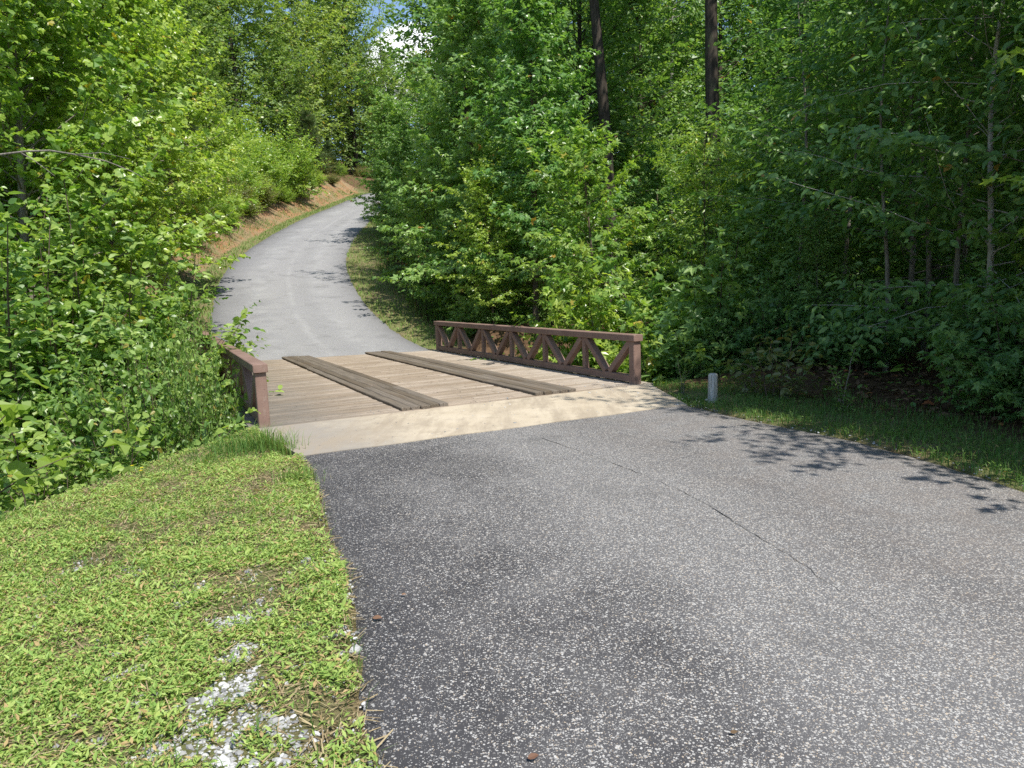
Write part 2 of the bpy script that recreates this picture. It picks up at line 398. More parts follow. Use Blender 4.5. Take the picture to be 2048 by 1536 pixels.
def vnoise(x, y, s, seed=0):
    """cheap smooth value noise -1..1"""
    x = np.asarray(x, float) / s + seed * 17.3; y = np.asarray(y, float) / s + seed * 9.1
    xi = np.floor(x).astype(np.int64); yi = np.floor(y).astype(np.int64); fx = x - xi; fy = y - yi
    fx = fx * fx * (3 - 2 * fx); fy = fy * fy * (3 - 2 * fy)
    def hsh(a, b):
        h = (a * 374761393 + b * 668265263 + seed * 1442695041) & 0xffffffff
        h = ((h ^ (h >> 13)) * 1274126177) & 0xffffffff
        return ((h ^ (h >> 16)) & 0xffff) / 32767.5 - 1
    return (hsh(xi, yi) * (1 - fx) + hsh(xi + 1, yi) * fx) * (1 - fy) + (hsh(xi, yi + 1) * (1 - fx) + hsh(xi + 1, yi + 1) * fx) * fy

TB_S = 1.265
def near_edge(w):
    return np.where(w < -.05, -.2 + (w + .05) * TB_S, np.where(w > 5.5, -.3 + (w - 5.5) * .12, -.25))
def far_edge(w):
    return np.where(w < 0, 9.8, np.where(w > 5.4, 8.5 - .05 * (w - 5.4), 9.8 - .24 * w))

def terrain(x, y, full=False):
    x = np.asarray(x, float); y = np.asarray(y, float)
    t, w = to_tw(x, y)
    off_s, idx = poly_dist(x, y, CF); zr = np.interp(idx, np.arange(len(CF)), CF[:, 2]); off = np.abs(off_s) - RW / 2
    o = np.maximum(off, 0)
    ramp = sstep(1, 14, idx)
    bank = np.minimum(np.maximum(o - .9, 0), 2.4) * .78 * ramp + np.minimum(np.maximum(o - 3.3, 0), 30) * .27
    zl = zr + bank
    zf = -1.3 + .12 * np.clip(y - 18, 0, 70) + .02 * np.clip(x, 0, 80)
    zrt = np.maximum(zr - .42 * np.maximum(o - 1.5, 0), np.minimum(zf, zr + .5))
    zfar = np.where(off_s < 0, zl, zrt)
    # near side
    dl, _ = poly_dist(x, y, NL); dr, _ = poly_dist(x, y, NR)      # + = right of the edge (polylines run towards the camera, so signs flip)
    in_near = (dl < 0) & (dr > 0) & (t < -1.6)
    offr = np.where(dr < 0, -dr, 0)
    znear = .05 * np.maximum(offr - 1.6, 0) - .05 * sstep(.2, 1.4, offr)
    far = sstep(8.6, 9.8, t)
    base = znear * (1 - far) + zfar * far
    tb = near_edge(w); tf = far_edge(w)
    cosw = np.where(w < -.05, .62, 1.0)
    steep = np.where(w < 5.4, .7, 2.6)
    k = sstep(.05, 1, (t - tb) * cosw / steep) * sstep(0, 2.6, tf - t)
    deep = -2.3 + .15 * vnoise(x, y, 3, 5)
    z = base * (1 - k) + np.minimum(deep, base) * k
    on_road = (np.abs(off_s) < RW / 2 - .05) & (t > 8.6)
    rough = sstep(.5, 3, np.where(t > 8.8, off, np.where(dr < 0, -dr, np.where(dl > 0, dl * .4, 0))))
    z = z + np.where((off_s < 0) & (t > 9), sstep(.8, 1.6, off) * (.22 * vnoise(x, y, 1.3, 7) + .12 * vnoise(x, y, .55, 8)), 0)
    z = z + rough * (.16 * vnoise(x, y, 4.1, 1) + .07 * vnoise(x, y, 1.1, 2))
    slab = (t > -2.1) & (t < 0) & (w > -.05) & (w < 5.5)
    under = on_road | in_near | slab
    z = np.where(under, z - .07, z)
    if not full: return z
    lawn = ((dl > 0) & (t < tb)).astype(float)
    shoulder = np.where(t > 8.6, sstep(1.9, 1.0, off), np.where(dr < 0, sstep(1.9, 1.0, -dr), 0))
    grass = np.maximum(lawn, shoulder)
    clay = np.where((off_s < 0) & (t > 8.6), sstep(.5, 1.2, off) * sstep(4.2, 3.0, off) * sstep(6, 13, idx), 0)
    clay = clay * sstep(88, 80, idx)
    return z, grass, clay

def axis(lo, hi, knots):
    out = [lo]
    while out[-1] < hi:
        v = out[-1]; out.append(v + np.interp(v, [k[0] for k in knots], [k[1] for k in knots]))
    return np.array(out)
gx = axis(-230, 230, [(-230, 12), (-60, 2.2), (-18, .45), (-7, .16), (5, .16), (12, .5), (60, 2.5), (230, 12)])
gy = axis(-40, 420, [(-40, 3), (-4, .4), (1, .16), (11, .16), (26, .4), (80, .9), (110, 4), (420, 14)])
GX, GY = np.meshgrid(gx, gy)
GZ, GG, GC = terrain(GX, GY, True)
nx, ny = len(gx), len(gy)
ii = (np.arange(ny - 1)[:, None] * nx + np.arange(nx - 1)[None]).ravel()
me = mesh_np('ground', np.stack([GX, GY, GZ], -1).reshape(-1, 3), np.stack([ii, ii + 1, ii + nx + 1, ii + nx], 1), M['ground'], smooth=True)
ca = me.attributes.new('cover', 'FLOAT_COLOR', 'POINT')
ca.data.foreach_set('color', np.stack([GG.ravel(), GC.ravel(), 0 * GG.ravel(), 1 + 0 * GG.ravel()], 1).astype(np.float32).ravel())
tag(link('ground', me), kind='structure')

def road_strip(name, Lp, Rp, mat, nacross=10, jit=.05, seed=1):
    """sheet between two edge polylines with ragged edges and a short skirt"""
    rng = np.random.default_rng(seed); n = len(Lp); Lp = Lp.copy(); Rp = Rp.copy()
    d = (Rp - Lp); d /= np.linalg.norm(d, axis=1)[:, None]
    s = np.arange(n)
    Lp = Lp + d * (jit * (vnoise(s, s * 0, 1.7, seed) + .6 * rng.normal(size=n) * .5))[:, None]
    Rp = Rp + d * (jit * (vnoise(s, s * 0 + 5, 1.7, seed + 3) + .6 * rng.normal(size=n) * .5))[:, None]
    u = np.concatenate([[0], np.linspace(0, 1, nacross + 1), [1]])
    V = Lp[:, None] * (1 - u)[None, :, None] + Rp[:, None] * u[None, :, None]
    V[:, 0, 2] -= .12; V[:, -1, 2] -= .12; V[:, 0, :2] -= d[:, :2] * .05; V[:, -1, :2] += d[:, :2] * .05
    k = len(u); ii = (np.arange(n - 1)[:, None] * k + np.arange(k - 1)[None]).ravel()
    me = mesh_np(name, V.reshape(-1, 3), np.stack([ii, ii + 1, ii + k + 1, ii + k], 1)[:, ::-1], mat, smooth=True)
    a = me.attributes.new('across', 'FLOAT', 'POINT'); a.data.foreach_set('value', np.tile(u, n).astype(np.float32))
    return tag(link(name, me), kind='structure')

def resample(P, n):
    P = np.asarray(P, float); L = np.concatenate([[0], np.cumsum(np.linalg.norm(np.diff(P, axis=0), axis=1))]); s = np.linspace(0, L[-1], n)
    return np.stack([np.interp(s, L, P[:, j]) for j in range(P.shape[1])], 1)
nl = resample(NL, 150); nr = resample(NR, 150)
road_strip('near_road', np.c_[nl, np.full(150, -.008)], np.c_[nr, np.full(150, -.008)], M['asphalt'], 12, .022, 2)
tg = np.gradient(CF[:, :2], axis=0); tg /= np.linalg.norm(tg, axis=1)[:, None]; nrm = np.stack([tg[:, 1], -tg[:, 0]], 1)
fl = np.c_[CF[:, :2] - nrm * RW / 2, CF[:, 2]]; fr = np.c_[CF[:, :2] + nrm * RW / 2, CF[:, 2]]
# first rows run back to the skewed end of the deck
st = np.array([[*tw(9.45, .15), -.01]]); sr = np.array([[*tw(8.25, 5.25), -.01]])
fl = np.vstack([st, fl[1:]]); fr = np.vstack([sr, fr[1:]])
road_strip('far_road', resample(fl, 260), resample(fr, 260), M['asphalt_far'], 12, .05, 5)

# concrete apron in front of the deck
N_S = 30
ws = np.linspace(0, 1, N_S); V = []; ac = []
for (t0, w0, w1, z) in ((-2.02, .12, 4.72, 0), (-.24, -.08, 5.5, 0)):
    for u in ws: V.append((*tw(t0 + (.012 * math.sin(u * 23) if t0 < -1 else 0), w0 + (w1 - w0) * u), z)); ac.append(u)
V = np.array(V); Vb = V.copy(); Vb[:, 2] = -.45; n = N_S
Q = [(i, i + 1, n + i + 1, n + i) for i in range(n - 1)]; Q2 = [(2 * n + i, 2 * n + i + 1, i + 1, i) for i in range(n - 1)] + [(n + i, n + i + 1, 3 * n + i + 1, 3 * n + i) for i in range(n - 1)]
Q2 += [(0, n, 3 * n, 2 * n), (n - 1, 3 * n - 1, 4 * n - 1, 2 * n - 1)]
me = mesh_np('concrete_apron', np.vstack([V, Vb]), np.array(Q + Q2), M['concrete'])
a = me.attributes.new('across', 'FLOAT', 'POINT'); a.data.foreach_set('value', np.array(ac + ac, np.float32))
tag(link('concrete_apron', me), kind='structure')

# ------------------------------------------------------------------ bridge
bridge = empty('timber_bridge', (*tw(4.5, 2.7), 0))
tag(bridge, 'single lane timber bridge with brown truss railings and two plank wheel runners', 'bridge')
BL = np.array([*tw(4.5, 2.7), 0.0])
def P3(t, w, z): return np.array([*tw(t, w), z]) - BL
def bpart(name, mb, mat, parent=bridge, rnd=False, label=None):
    me = mb.mesh(name, mat, rnd=rnd)
    if rnd or name in ('deck',):
        co = np.empty(len(me.vertices) * 3, np.float32); me.vertices.foreach_get('co', co); co = co.reshape(-1, 3) + BL
        _, w = to_tw(co[:, 0], co[:, 1]); a = me.attributes.new('across', 'FLOAT', 'POINT'); a.data.foreach_set('value', (w / 5.4).astype(np.float32))
    o = link(name, me, parent)
    if label: o['label'] = label
    return o
rng = np.random.default_rng(3)
mb = MB(); t = -.22; pw = .142
while t < 9.75:
    wmax = min(5.5, max(.0, (9.85 - (t + pw)) / .24)); z = rng.uniform(-.004, .003)
    if wmax > .3:
        mb.r = rng.random()
        # two board lengths butted at a random joint
        j = rng.uniform(1.6, 3.6) if wmax > 4.5 else None
        spans = [(-.12, j - .003), (j + .003, wmax + .1)] if j else [(-.12, wmax + .1)]
        for a_, b_ in spans:
            mb.r = rng.random(); mb.beam(P3(t + pw / 2, a_, -.03 + z), P3(t + pw / 2 + rng.uniform(-.003, .003), b_, -.03 + z + rng.uniform(-.002, .002)), pw - rng.uniform(.010, .022), (0, 0, 1), .06, .006)
    t += pw
bpart('deck', mb, M['deck'], rnd=True)
for w0 in (1.70, 3.63):
    mb = MB(); t0 = -.17; t1 = 9.35 if w0 < 3 else 8.85
    for k in range(5):
        wc = w0 + .065 + k * .13
        cuts = [t0 + rng.uniform(-.02, .02), t0 + rng.uniform(1.2, 2.6), t0 + rng.uniform(5.2, 6.8), t1 + rng.uniform(-.06, .06)]
        for a_, b_ in zip(cuts[:-1], cuts[1:]):
            mb.r = rng.random(); zz = .016 + rng.uniform(-.006, .005)
            mb.beam(P3(a_ + .004, wc + rng.uniform(-.004, .004), zz), P3(b_ - .004, wc + rng.uniform(-.004, .004), zz + rng.uniform(-.004, .004)), .124, (0, 0, 1), .052, .009)
    bpart('runner', mb, M['runner'], rnd=True)
# beams under the deck and the two abutment faces
mb = MB()
for w in (.4, 1.5, 2.7, 3.9, 5.0): mb.beam(P3(-.2, w, -.23), P3(8.6, w, -.23), .2, (0, 0, 1), .33)
bpart('girders', mb, M['runner'], rnd=True)
mb = MB(); mb.beam(P3(-.1, -.1, -1.5), P3(-.1, 5.5, -1.5), .24, (0, 0, 1), 2.8); bpart('abutment', mb, M['concrete'])
def railing(wc, t1, side):
    root = MB(); BH = .105
    t0 = -.10
    root.beam(P3(t0 + .02, wc, .02 + BH / 2), P3(t1, wc, .02 + BH / 2), .105, (0, 0, 1), BH)
    r = bpart('railing', root, M['paint'])
    mb = MB(); mb.beam(P3(t0 - .10, wc, .685), P3(t1 + .10, wc, .685), .165, (0, 0, 1), .10); bpart('cap_rail', mb, M['paint'], r)
    n = 6 if t1 < 9 else 7; ts = np.linspace(t0, t1, n + 1)
    for k, tt in enumerate(ts):
        mb = MB()
        if k in (0, n):
            mb.beam(P3(tt, wc, -.12), P3(tt, wc, .637), .132, (BR[0], BR[1], 0), .128); bpart('post', mb, M['paint'], r)
        else:
            mb.beam(P3(tt, wc, .02 + BH - .003), P3(tt, wc, .637), .085, (BR[0], BR[1], 0), .083); bpart('picket', mb, M['paint'], r)
    for k in range(n):
        a_, b_ = ts[k], ts[k + 1]; m_ = (a_ + b_) / 2
        for (ta, tb2) in ((a_ + .065, m_ - .055), (b_ - .065, m_ + .055)):
            mb = MB(); mb.beam(P3(ta, wc, .63), P3(tb2, wc, .13), .094, (BR[0], BR[1], 0), .11); bpart('brace', mb, M['paint'], r)
    return r
railing(5.35, 8.15, 1)['label'] = 'open brown truss railing in front of the leafy saplings'
railing(.045, 10.4, -1)['label'] = 'brown railing half buried in green shrubs'

# wing wall holding the lawn
mb = MB()
for (a_, b_) in (((-.34, -.12), (-1.72, -1.2)), ((-1.73, -1.21), (-3.2, -2.37)), ((-3.21, -2.38), (-5.2, -3.95))):
    A = np.array([*tw(*a_), 0]); B = np.array([*tw(*b_), 0]); nn = np.array([-(B - A)[1], (B - A)[0], 0]); nn /= np.linalg.norm(nn)
    mb.beam(A + (0, 0, -1.06), B + (0, 0, -1.06), .15, (0, 0, 1), 2.06, .012)
WW = np.array([*tw(-2.4, -1.8), 0])
me = mb.mesh('wing_wall', M['concrete']); V_ = np.empty(len(me.vertices) * 3, np.float32); me.vertices.foreach_get('co', V_); V_ = V_.reshape(-1, 3) - WW; me.vertices.foreach_set('co', V_.astype(np.float32).ravel())
a = me.attributes.new('across', 'FLOAT', 'POINT'); a.data.foreach_set('value', np.full(len(me.vertices), .12, np.float32))
tag(link('wing_wall', me, loc=WW), 'low grey concrete wall edge running along the lawn above the shrubby gully', 'wall')

# marker post
pp = ground_pt(1425, 797); mb = MB()
ang = np.arange(14) * 2 * math.pi / 14
prof = [(-.25, .062), (.0, .062), (.2, .060), (.375, .058), (.395, .050), (.402, .03), (.404, .001)]
mb.tube([(0.006 * z * 3, 0.0, z) for z, r in prof], [r for z, r in prof], 14)
tag(link('marker_post', mb.mesh('marker_post', M['post'], smooth=True), loc=(pp[0], pp[1], float(terrain(pp[0], pp[1])))), 'short round bleached wooden post standing in the grass beside the road', 'post')

# thin dark seam in the near asphalt
sp = catmull([ground_pt(1085, 875)[:2], ground_pt(1190, 912)[:2], ground_pt(1310, 958)[:2], ground_pt(1400, 1000)[:2], ground_pt(1500, 1062)[:2], ground_pt(1610, 1130)[:2], ground_pt(1760, 1240)[:2]], 10); rng = np.random.default_rng(4)
V = []; Q = []
for i, p in enumerate(sp):
    q = p + rng.normal(size=2) * .006; hw = (.0008 + .0030 * rng.random() ** 2) * (1 - .8 * max(0, i / len(sp) - .6) / .4) * (1 if rng.random() > .08 else .3); d_ = (sp[min(i + 1, len(sp) - 1)] - sp[max(i - 1, 0)]); d_ /= np.linalg.norm(d_); nn = np.array([d_[1], -d_[0]])
    V += [(*(q - nn * hw), -.004), (*(q + nn * hw), -.004)]
    if i: Q.append((2 * i - 2, 2 * i - 1, 2 * i + 1, 2 * i))
tag(link('road_seam', mesh_np('road_seam', np.array(V), np.array(Q), M['seam'])), kind='structure')

# ------------------------------------------------------------------ leaves
def T_quads(half):
    """half outline rows -> symmetric template"""
    return half
LEAF = {}
LEAF['simple'] = (np.array([(0, 0, 0), (.42, .27, .06), (1, 0, -.05), (.42, -.27, .06), (.5, 0, 0)]), np.array([(0, 4, 2, 1), (0, 3, 2, 4)]))
LEAF['narrow'] = (np.array([(0, 0, 0), (.42, .17, .05), (1, 0, -.08), (.42, -.17, .05), (.5, 0, 0)]), np.array([(0, 4, 2, 1), (0, 3, 2, 4)]))
LEAF['ovate'] = (np.array([(0, 0, 0), (.55, 0, -.02), (1, 0, -.12), (.16, .2, .04), (.46, .29, .06), (.8, .15, .0), (.16, -.2, .04), (.46, -.29, .06), (.8, -.15, .0)]),
                 np.array([(0, 1, 4, 3), (1, 2, 5, 4), (0, 6, 7, 1), (1, 7, 8, 2)]))
def lobed(spread, sinus, lens):
    V = [(.12, 0, 0)]; ang = [-spread * 2, -spread, 0, spread, spread * 2]; Q = []
    pts = []
    for i, a in enumerate(ang):
        if i == 0: pts.append((.0, -.10, 0))
        L = lens[i]; pts.append((.12 + L * math.cos(a), L * math.sin(a), -.06 - .04 * abs(i - 2)))
        if i < 4:
            b = (a + ang[i + 1]) / 2; pts.append((.12 + sinus * math.cos(b), sinus * math.sin(b), .05))
        else: pts.append((.0, .10, 0))
    V += pts
    for i in range(5): Q.append((0, 1 + 2 * i, 2 + 2 * i, 3 + 2 * i))
    return np.array(V), np.array(Q)
LEAF['maple'] = lobed(math.radians(52), .34, [.40, .62, .80, .62, .40])
LEAF['tulip'] = lobed(math.radians(46), .50, [.46, .66, .60, .66, .46])
LEAF['needle'] = (np.array([(0, -.04, 0), (0, .04, 0), (1, .025, 0), (1, -.025, 0)]), np.array([(0, 1, 2, 3)]))

class Leaves:
    def __init__(s): s.p = []; s.d = []; s.n = []; s.s = []
    def add(s, p, d, n, sz): s.p.append(p); s.d.append(d); s.n.append(n); s.s.append(sz)
    def mesh(s, name, kind, mat, rng, cuts=None):
        p = np.concatenate(s.p); d = np.concatenate(s.d); n = np.concatenate(s.n); sz = np.concatenate(s.s)
        d /= np.linalg.norm(d, axis=1)[:, None] + 1e-9
        n = n - d * (n * d).sum(1)[:, None]; n /= np.linalg.norm(n, axis=1)[:, None] + 1e-9
        side = np.cross(n, d); V, Q = LEAF[kind]; k = len(V)
        curl = rng.normal(1, .9, size=(len(p), 1, 1))
        W = p[:, None] + sz[:, None, None] * (V[None, :, 0:1] * d[:, None] + V[None, :, 1:2] * side[:, None] + curl * V[None, :, 2:3] * n[:, None])
        F_ = (np.arange(len(p))[:, None, None] * k + Q[None]).reshape(-1, Q.shape[1])
        r = np.repeat(rng.random(len(p)), len(Q))
        return mesh_np(name, W.reshape(-1, 3), F_, mat, r)

UP = np.array([0, 0, 1.0])
def leafy_twig(lv, rng, a, d, L, o):
    """leaves set alternately along a short drooping twig"""
    n = max(2, int(L / o['sp'])); s = (np.arange(n) + rng.random(n) * .6 + .25) / n
    if o.get('bare', 0): s = o['bare'] + (1 - o['bare']) * s
    pts = a + d * (L * s)[:, None] - UP * (o['tdroop'] * L * s * s)[:, None] + rng.normal(size=(n, 3)) * o['sp'] * o.get('scat', .35)
    h = np.array([-d[1], d[0], 0]); h /= np.linalg.norm(h) + 1e-6
    sg = np.where(np.arange(n) % 2 == 0, 1.0, -1.0)[:, None]
    f = o.get('ang', .9)
    dd = d * (1 - .35 * f) + h * sg * f + rng.normal(size=(n, 3)) * .35; dd[:, 2] -= o['ldroop'] * (1 + rng.normal(size=n) * .5)
    nn = UP * np.ones((n, 1)) + rng.normal(size=(n, 3)) * o['tilt'] + np.array([[d[0], d[1], 0]]) * o.get('face', .35)
    sz = o['ls'] * rng.uniform(.6, 1.2, n) * (1 - .25 * (s > .85))
    lv.add(pts, dd, nn, sz)

def grow_branch(lv, wood, rng, a, d, L, r0, o, sides=4, start=.18):
    n = 6; pts = [a]; dd = d / np.linalg.norm(d); st_ = L / n; dirs = [dd]
    for i in range(n):
        dd = dd + rng.normal(size=3) * o.get('wob', .12) + UP * (o['lift'] * (1 if i > 1 else .3) / n); dd /= np.linalg.norm(dd); pts.append(pts[-1] + dd * st_); dirs.append(dd)
    pts = np.array(pts); dirs = np.array(dirs)
    if r0 > o.get('rmin', .004): wood.tube(pts, r0 * np.linspace(1, .18, n + 1), sides)
    s = start; k = rng.integers(2)
    while s < 1:
        i = min(int(s * n), n - 1); f = s * n - i; p = pts[i] * (1 - f) + pts[i + 1] * f; bd = dirs[i + 1]
        h = np.array([-bd[1], bd[0], 0]); h /= np.linalg.norm(h) + 1e-6
        roll = rng.normal() * o.get('roll', .35)
        sd = h * math.cos(roll) * (1 if k % 2 else -1) + UP * math.sin(roll)
        td = bd * .75 + sd * rng.uniform(.6, 1.1) + rng.normal(size=3) * .12; td /= np.linalg.norm(td)
        tl = o['tl'] * rng.uniform(.6, 1.2) * (1.1 - .55 * s)
        leafy_twig(lv, rng, p, td, tl, o)
        if o.get('twigs') and wood is not None:
            e = p + td * tl - UP * o['tdroop'] * tl; m = p + td * tl * .5 - UP * o['tdroop'] * tl * .25
            wood.tube([p, m, e], [o['twigs'], o['twigs'] * .8, o['twigs'] * .4], 3)
        k += 1; s += o['ts'] / L * rng.uniform(.7, 1.3)
    leafy_twig(lv, rng, pts[-1], dirs[-1], o['tl'] * .7, o)

def gen_tree(seed, h, r, hb, nb, o, prof='round', trunk_r=.1, e0=.1, e1=.9, lean=0.0, wig=.25):
    rng = np.random.default_rng(seed); lv = Leaves(); wood = MB(); n = 12
    z = np.linspace(0, 1, n + 1); ph = rng.uniform(0, 6.3, 4); az = rng.uniform(0, 6.3)
    tx = wig * (np.sin(z * 3.2 + ph[0]) - np.sin(ph[0]) + .4 * np.sin(z * 8 + ph[1]) - .4 * math.sin(ph[1])) + lean * z * math.cos(az)
    ty = wig * (np.sin(z * 2.7 + ph[2]) - np.sin(ph[2]) + .4 * np.sin(z * 7 + ph[3]) - .4 * math.sin(ph[3])) + lean * z * math.sin(az)
    tp = np.stack([tx, ty, z * h], 1); tp[0, 2] = -.25
    rad = trunk_r * (1 - .88 * z ** 1.1); rad[0] *= 1.35
    wood.tube(tp, rad, 9)
    for k in range(nb):
        u = (k + rng.uniform(.1, .9)) / nb; f = hb + (1 - hb) * u * .985
        p = np.array([np.interp(f, z, tp[:, j]) for j in range(3)])
        if prof == 'cone': L = r * ((1 - u) ** .75 * .93 + .07)
        elif prof == 'round': L = r * (math.sin(math.pi * min(1, u * .80 + .2)) ** .7 * .9 + .12)
        elif prof == 'full': L = r * (1 - u ** 2.2) ** .6 * (.75 + .25 * min(1, u * 4)) + .1 * r
        elif prof == 'broad': L = r * (.62 + .38 * math.sin(math.pi * min(1, u * 1.15))) * (1 - max(0, u - .72) / .28 * .62)
        else: L = r * (.55 + .45 * math.sin(math.pi * u))
        L *= rng.uniform(.62 - .3 * o.get('lvar', 0), 1.15 + .2 * o.get('lvar', 0))
        a = k * 2.399 + rng.normal() * .45; e = e0 + (e1 - e0) * u ** 1.3 + rng.normal() * .13
        d = np.array([math.cos(a) * math.cos(e), math.sin(a) * math.cos(e), math.sin(e)])
        grow_branch(lv, wood, rng, p, d, L, max(.006, np.interp(f, z, rad) * .27), o, 4, o.get('start', .18))
    return wood, lv, rng

def gen_bush(seed, h, r, ns, o, e_lo=.55, e_hi=1.45):
    rng = np.random.default_rng(seed); lv = Leaves(); wood = MB()
    for k in range(ns):
        a = k * 2.399 + rng.normal() * .4; u = rng.random() ** .7; e = e_lo + (e_hi - e_lo) * u
        L = (h * u + r * (1 - u) * .95) * rng.uniform(.7, 1.08)
        d = np.array([math.cos(a) * math.cos(e), math.sin(a) * math.cos(e), math.sin(e)])
        p = np.array([math.cos(a), math.sin(a), 0]) * rng.uniform(.02, .12 * r) + (0, 0, -.1)
        wood_r = .006 + .0042 * h
        grow_branch(lv, wood, rng, p, d, L, wood_r, o, 5, o.get('st', .2))
        # a few side shoots
        for j in range(o.get('shoots', 2)):
            q = p + d * L * rng.uniform(.3, .6); a2 = a + rng.normal() * 1.2; e2 = rng.uniform(.1, .8)
            grow_branch(lv, wood, rng, q, np.array([math.cos(a2) * math.cos(e2), math.sin(a2) * math.cos(e2), math.sin(e2)]), L * rng.uniform(.3, .5), wood_r * .6, o, 4, .2)
    return wood, lv, rng

KIND = {}
def kind(name, gen, nominal, leaf, mat, bark, base):
    """store finished meshes: (trunk mesh, crown mesh, nominal height)"""
    wood, lv, rng = gen
    tm = wood.mesh(base + '_trunk', M[bark], smooth=True); cm = lv.mesh(base + '_crown', leaf, M[mat], rng)
    co = np.empty(len(cm.vertices) * 3, np.float32); cm.vertices.foreach_get('co', co); top = float(np.percentile(co.reshape(-1, 3)[:, 2], 99.5))
    KIND.setdefault(name, []).append((tm, cm, top))

def opts(ls, sp, ts, tl, **kw):
    o = dict(ls=ls, sp=sp, ts=ts, tl=tl, tdroop=.15, ldroop=.25, tilt=.42, lift=.25, face=.7); o.update(kw); return o
for s in (1, 2): kind('edge', gen_tree(10 + s, 9.0, 2.7, .10, 125, opts(.205, .075, .14, .68, lift=.15, roll=.35), 'cone', .085, .12, .95, wig=.12), 9, 'maple', 'leaf_mid', 'bark_brown', 'sapling')
for s in (1, 2): kind('edge_bright', gen_tree(20 + s, 6.0, 1.9, .12, 80, opts(.155, .065, .12, .52, lift=.2, roll=.4), 'round', .05, .1, 1.0, wig=.1), 6, 'maple', 'leaf_bright', 'bark_brown', 'sapling')
for s in (1, 2): kind('big_left', gen_tree(30 + s, 11.0, 3.4, .17, 160, opts(.20, .085, .16, .8, lift=.2, roll=.5), 'full', .13, .15, 1.0, wig=.2), 11, 'tulip', 'leaf_bright', 'bark_grey', 'poplar')
kind('cherry', gen_tree(41, 6.8, 2.0, .10, 80, opts(.125, .04, .13, .75, tdroop=.35, ldroop=.75, lift=.1, ang=.7), 'full', .045, .35, 1.0, wig=.15), 6.8, 'narrow', 'leaf_bright', 'bark_brown', 'cherry')
for s in (1, 2, 3): kind('forest', gen_tree(50 + s, 17.0, 4.8, .34, 120, opts(.29, .10, .25, 1.2, lift=.35, roll=.6, start=.25, lvar=.4), 'broad', .2, .15, 1.1, wig=.35), 17, 'simple', 'leaf_deep', 'bark_dark', 'forest_tree')
for s in (1, 2): kind('tall_trunk', gen_tree(55 + s, 20.0, 4.6, .55, 80, opts(.29, .10, .25, 1.2, lift=.35, roll=.6, start=.2, lvar=.4), 'broad', .23, .15, 1.1, wig=.25), 20, 'simple', 'leaf_deep', 'bark_dark', 'forest_tree')
for s in (1, 2): kind('pole', gen_tree(140 + s, 8.0, 1.5, .55, 30, opts(.13, .07, .15, .6, tdroop=.2, ldroop=.4, lift=.0, roll=.3), 'round', .045, .1, .8, wig=.2, lean=.4), 8, 'ovate', 'leaf_deep', 'bark_grey', 'thin_tree')
for s in (1, 2, 3): kind('hill', gen_tree(60 + s, 17.0, 5.8, .05, 120, opts(.33, .105, .24, 1.5, lift=.45, roll=.8, start=.15, lvar=.5, bare=0), 'broad', .2, .2, 1.1, wig=.3), 17, 'simple', 'leaf_far', 'bark_dark', 'hill_tree')
for s in (1, 2, 3): kind('under', gen_tree(70 + s, 6.5, 2.7, .06, 90, opts(.135, .062, .14, .75, tdroop=.22, ldroop=.45, lift=.0, roll=.22, tilt=.3), 'full', .05, .1, .8, wig=.2), 6.5, 'ovate', 'leaf_deep', 'bark_grey', 'understorey')
for s in (1, 2): kind('maple_bush', gen_bush(80 + s, 2.4, 1.7, 32, opts(.155, .065, .13, .52, roll=.35, lift=.1, rmin=.003)), 2.4, 'maple', 'leaf_bright', 'bark_brown', 'maple_shrub')
kind('maple_dark', gen_bush(84, 2.6, 1.7, 32, opts(.165, .07, .13, .52, roll=.3, lift=.1, rmin=.003)), 2.6, 'maple', 'leaf_deep', 'bark_brown', 'maple_shrub')
for s in (1, 2, 3): kind('shrub', gen_bush(90 + s, 2.6, 1.6, 40, opts(.105, .04, .085, .46, roll=.4, lift=.1, tilt=.4, rmin=.003, twigs=.003)), 2.6, 'ovate', 'leaf_shrub', 'bark_brown', 'shrub')
for s in (1, 2): kind('tall_shrub', gen_bush(150 + s, 4.4, 2.2, 54, opts(.115, .05, .105, .6, roll=.5, lift=.15, tilt=.45, rmin=.004), .35), 4.4, 'ovate', 'leaf_shrub', 'bark_brown', 'shrub')
for s in (1, 2): kind('slope', gen_bush(100 + s, 4.0, 2.3, 52, opts(.18, .07, .14, .75, roll=.5, lift=.2, tilt=.5, st=.12), .12), 4.0, 'simple', 'leaf_bright', 'bark_brown', 'slope_shrub')
kind('slope_olive', gen_bush(103, 4.0, 2.3, 52, opts(.16, .07, .14, .75, roll=.5, lift=.2, tilt=.5, st=.12), .12), 4.0, 'simple', 'leaf_olive', 'bark_brown', 'slope_shrub')
def pine_opts(): return opts(.26, .011, .10, .42, tdroop=-.2, ldroop=-.2, tilt=1.5, lift=.35, ang=.55, scat=.5, face=0)
for s in (1, 2): kind('pine', gen_tree(110 + s, 5.0, 1.55, .08, 62, pine_opts(), 'cone', .06, .15, .9, wig=.06), 5.0, 'needle', 'needle', 'bark_brown', 'pine')
kind('sparse', gen_tree(121, 18.0, 2.6, .35, 46, opts(.30, .26, .5, .8, lift=.4, roll=.6), 'full', .14, .4, 1.1, wig=.3), 18, 'simple', 'leaf_far', 'bark_dark', 'slim_tree')
kind('lime', gen_tree(131, 2.3, 1.0, .30, 18, opts(.165, .085, .2, .3, lift=.0, tilt=.3, ldroop=.6), 'full', .018, .0, .8, wig=.05), 2.3, 'tulip', 'leaf_lime', 'bark_brown', 'tulip_sapling')
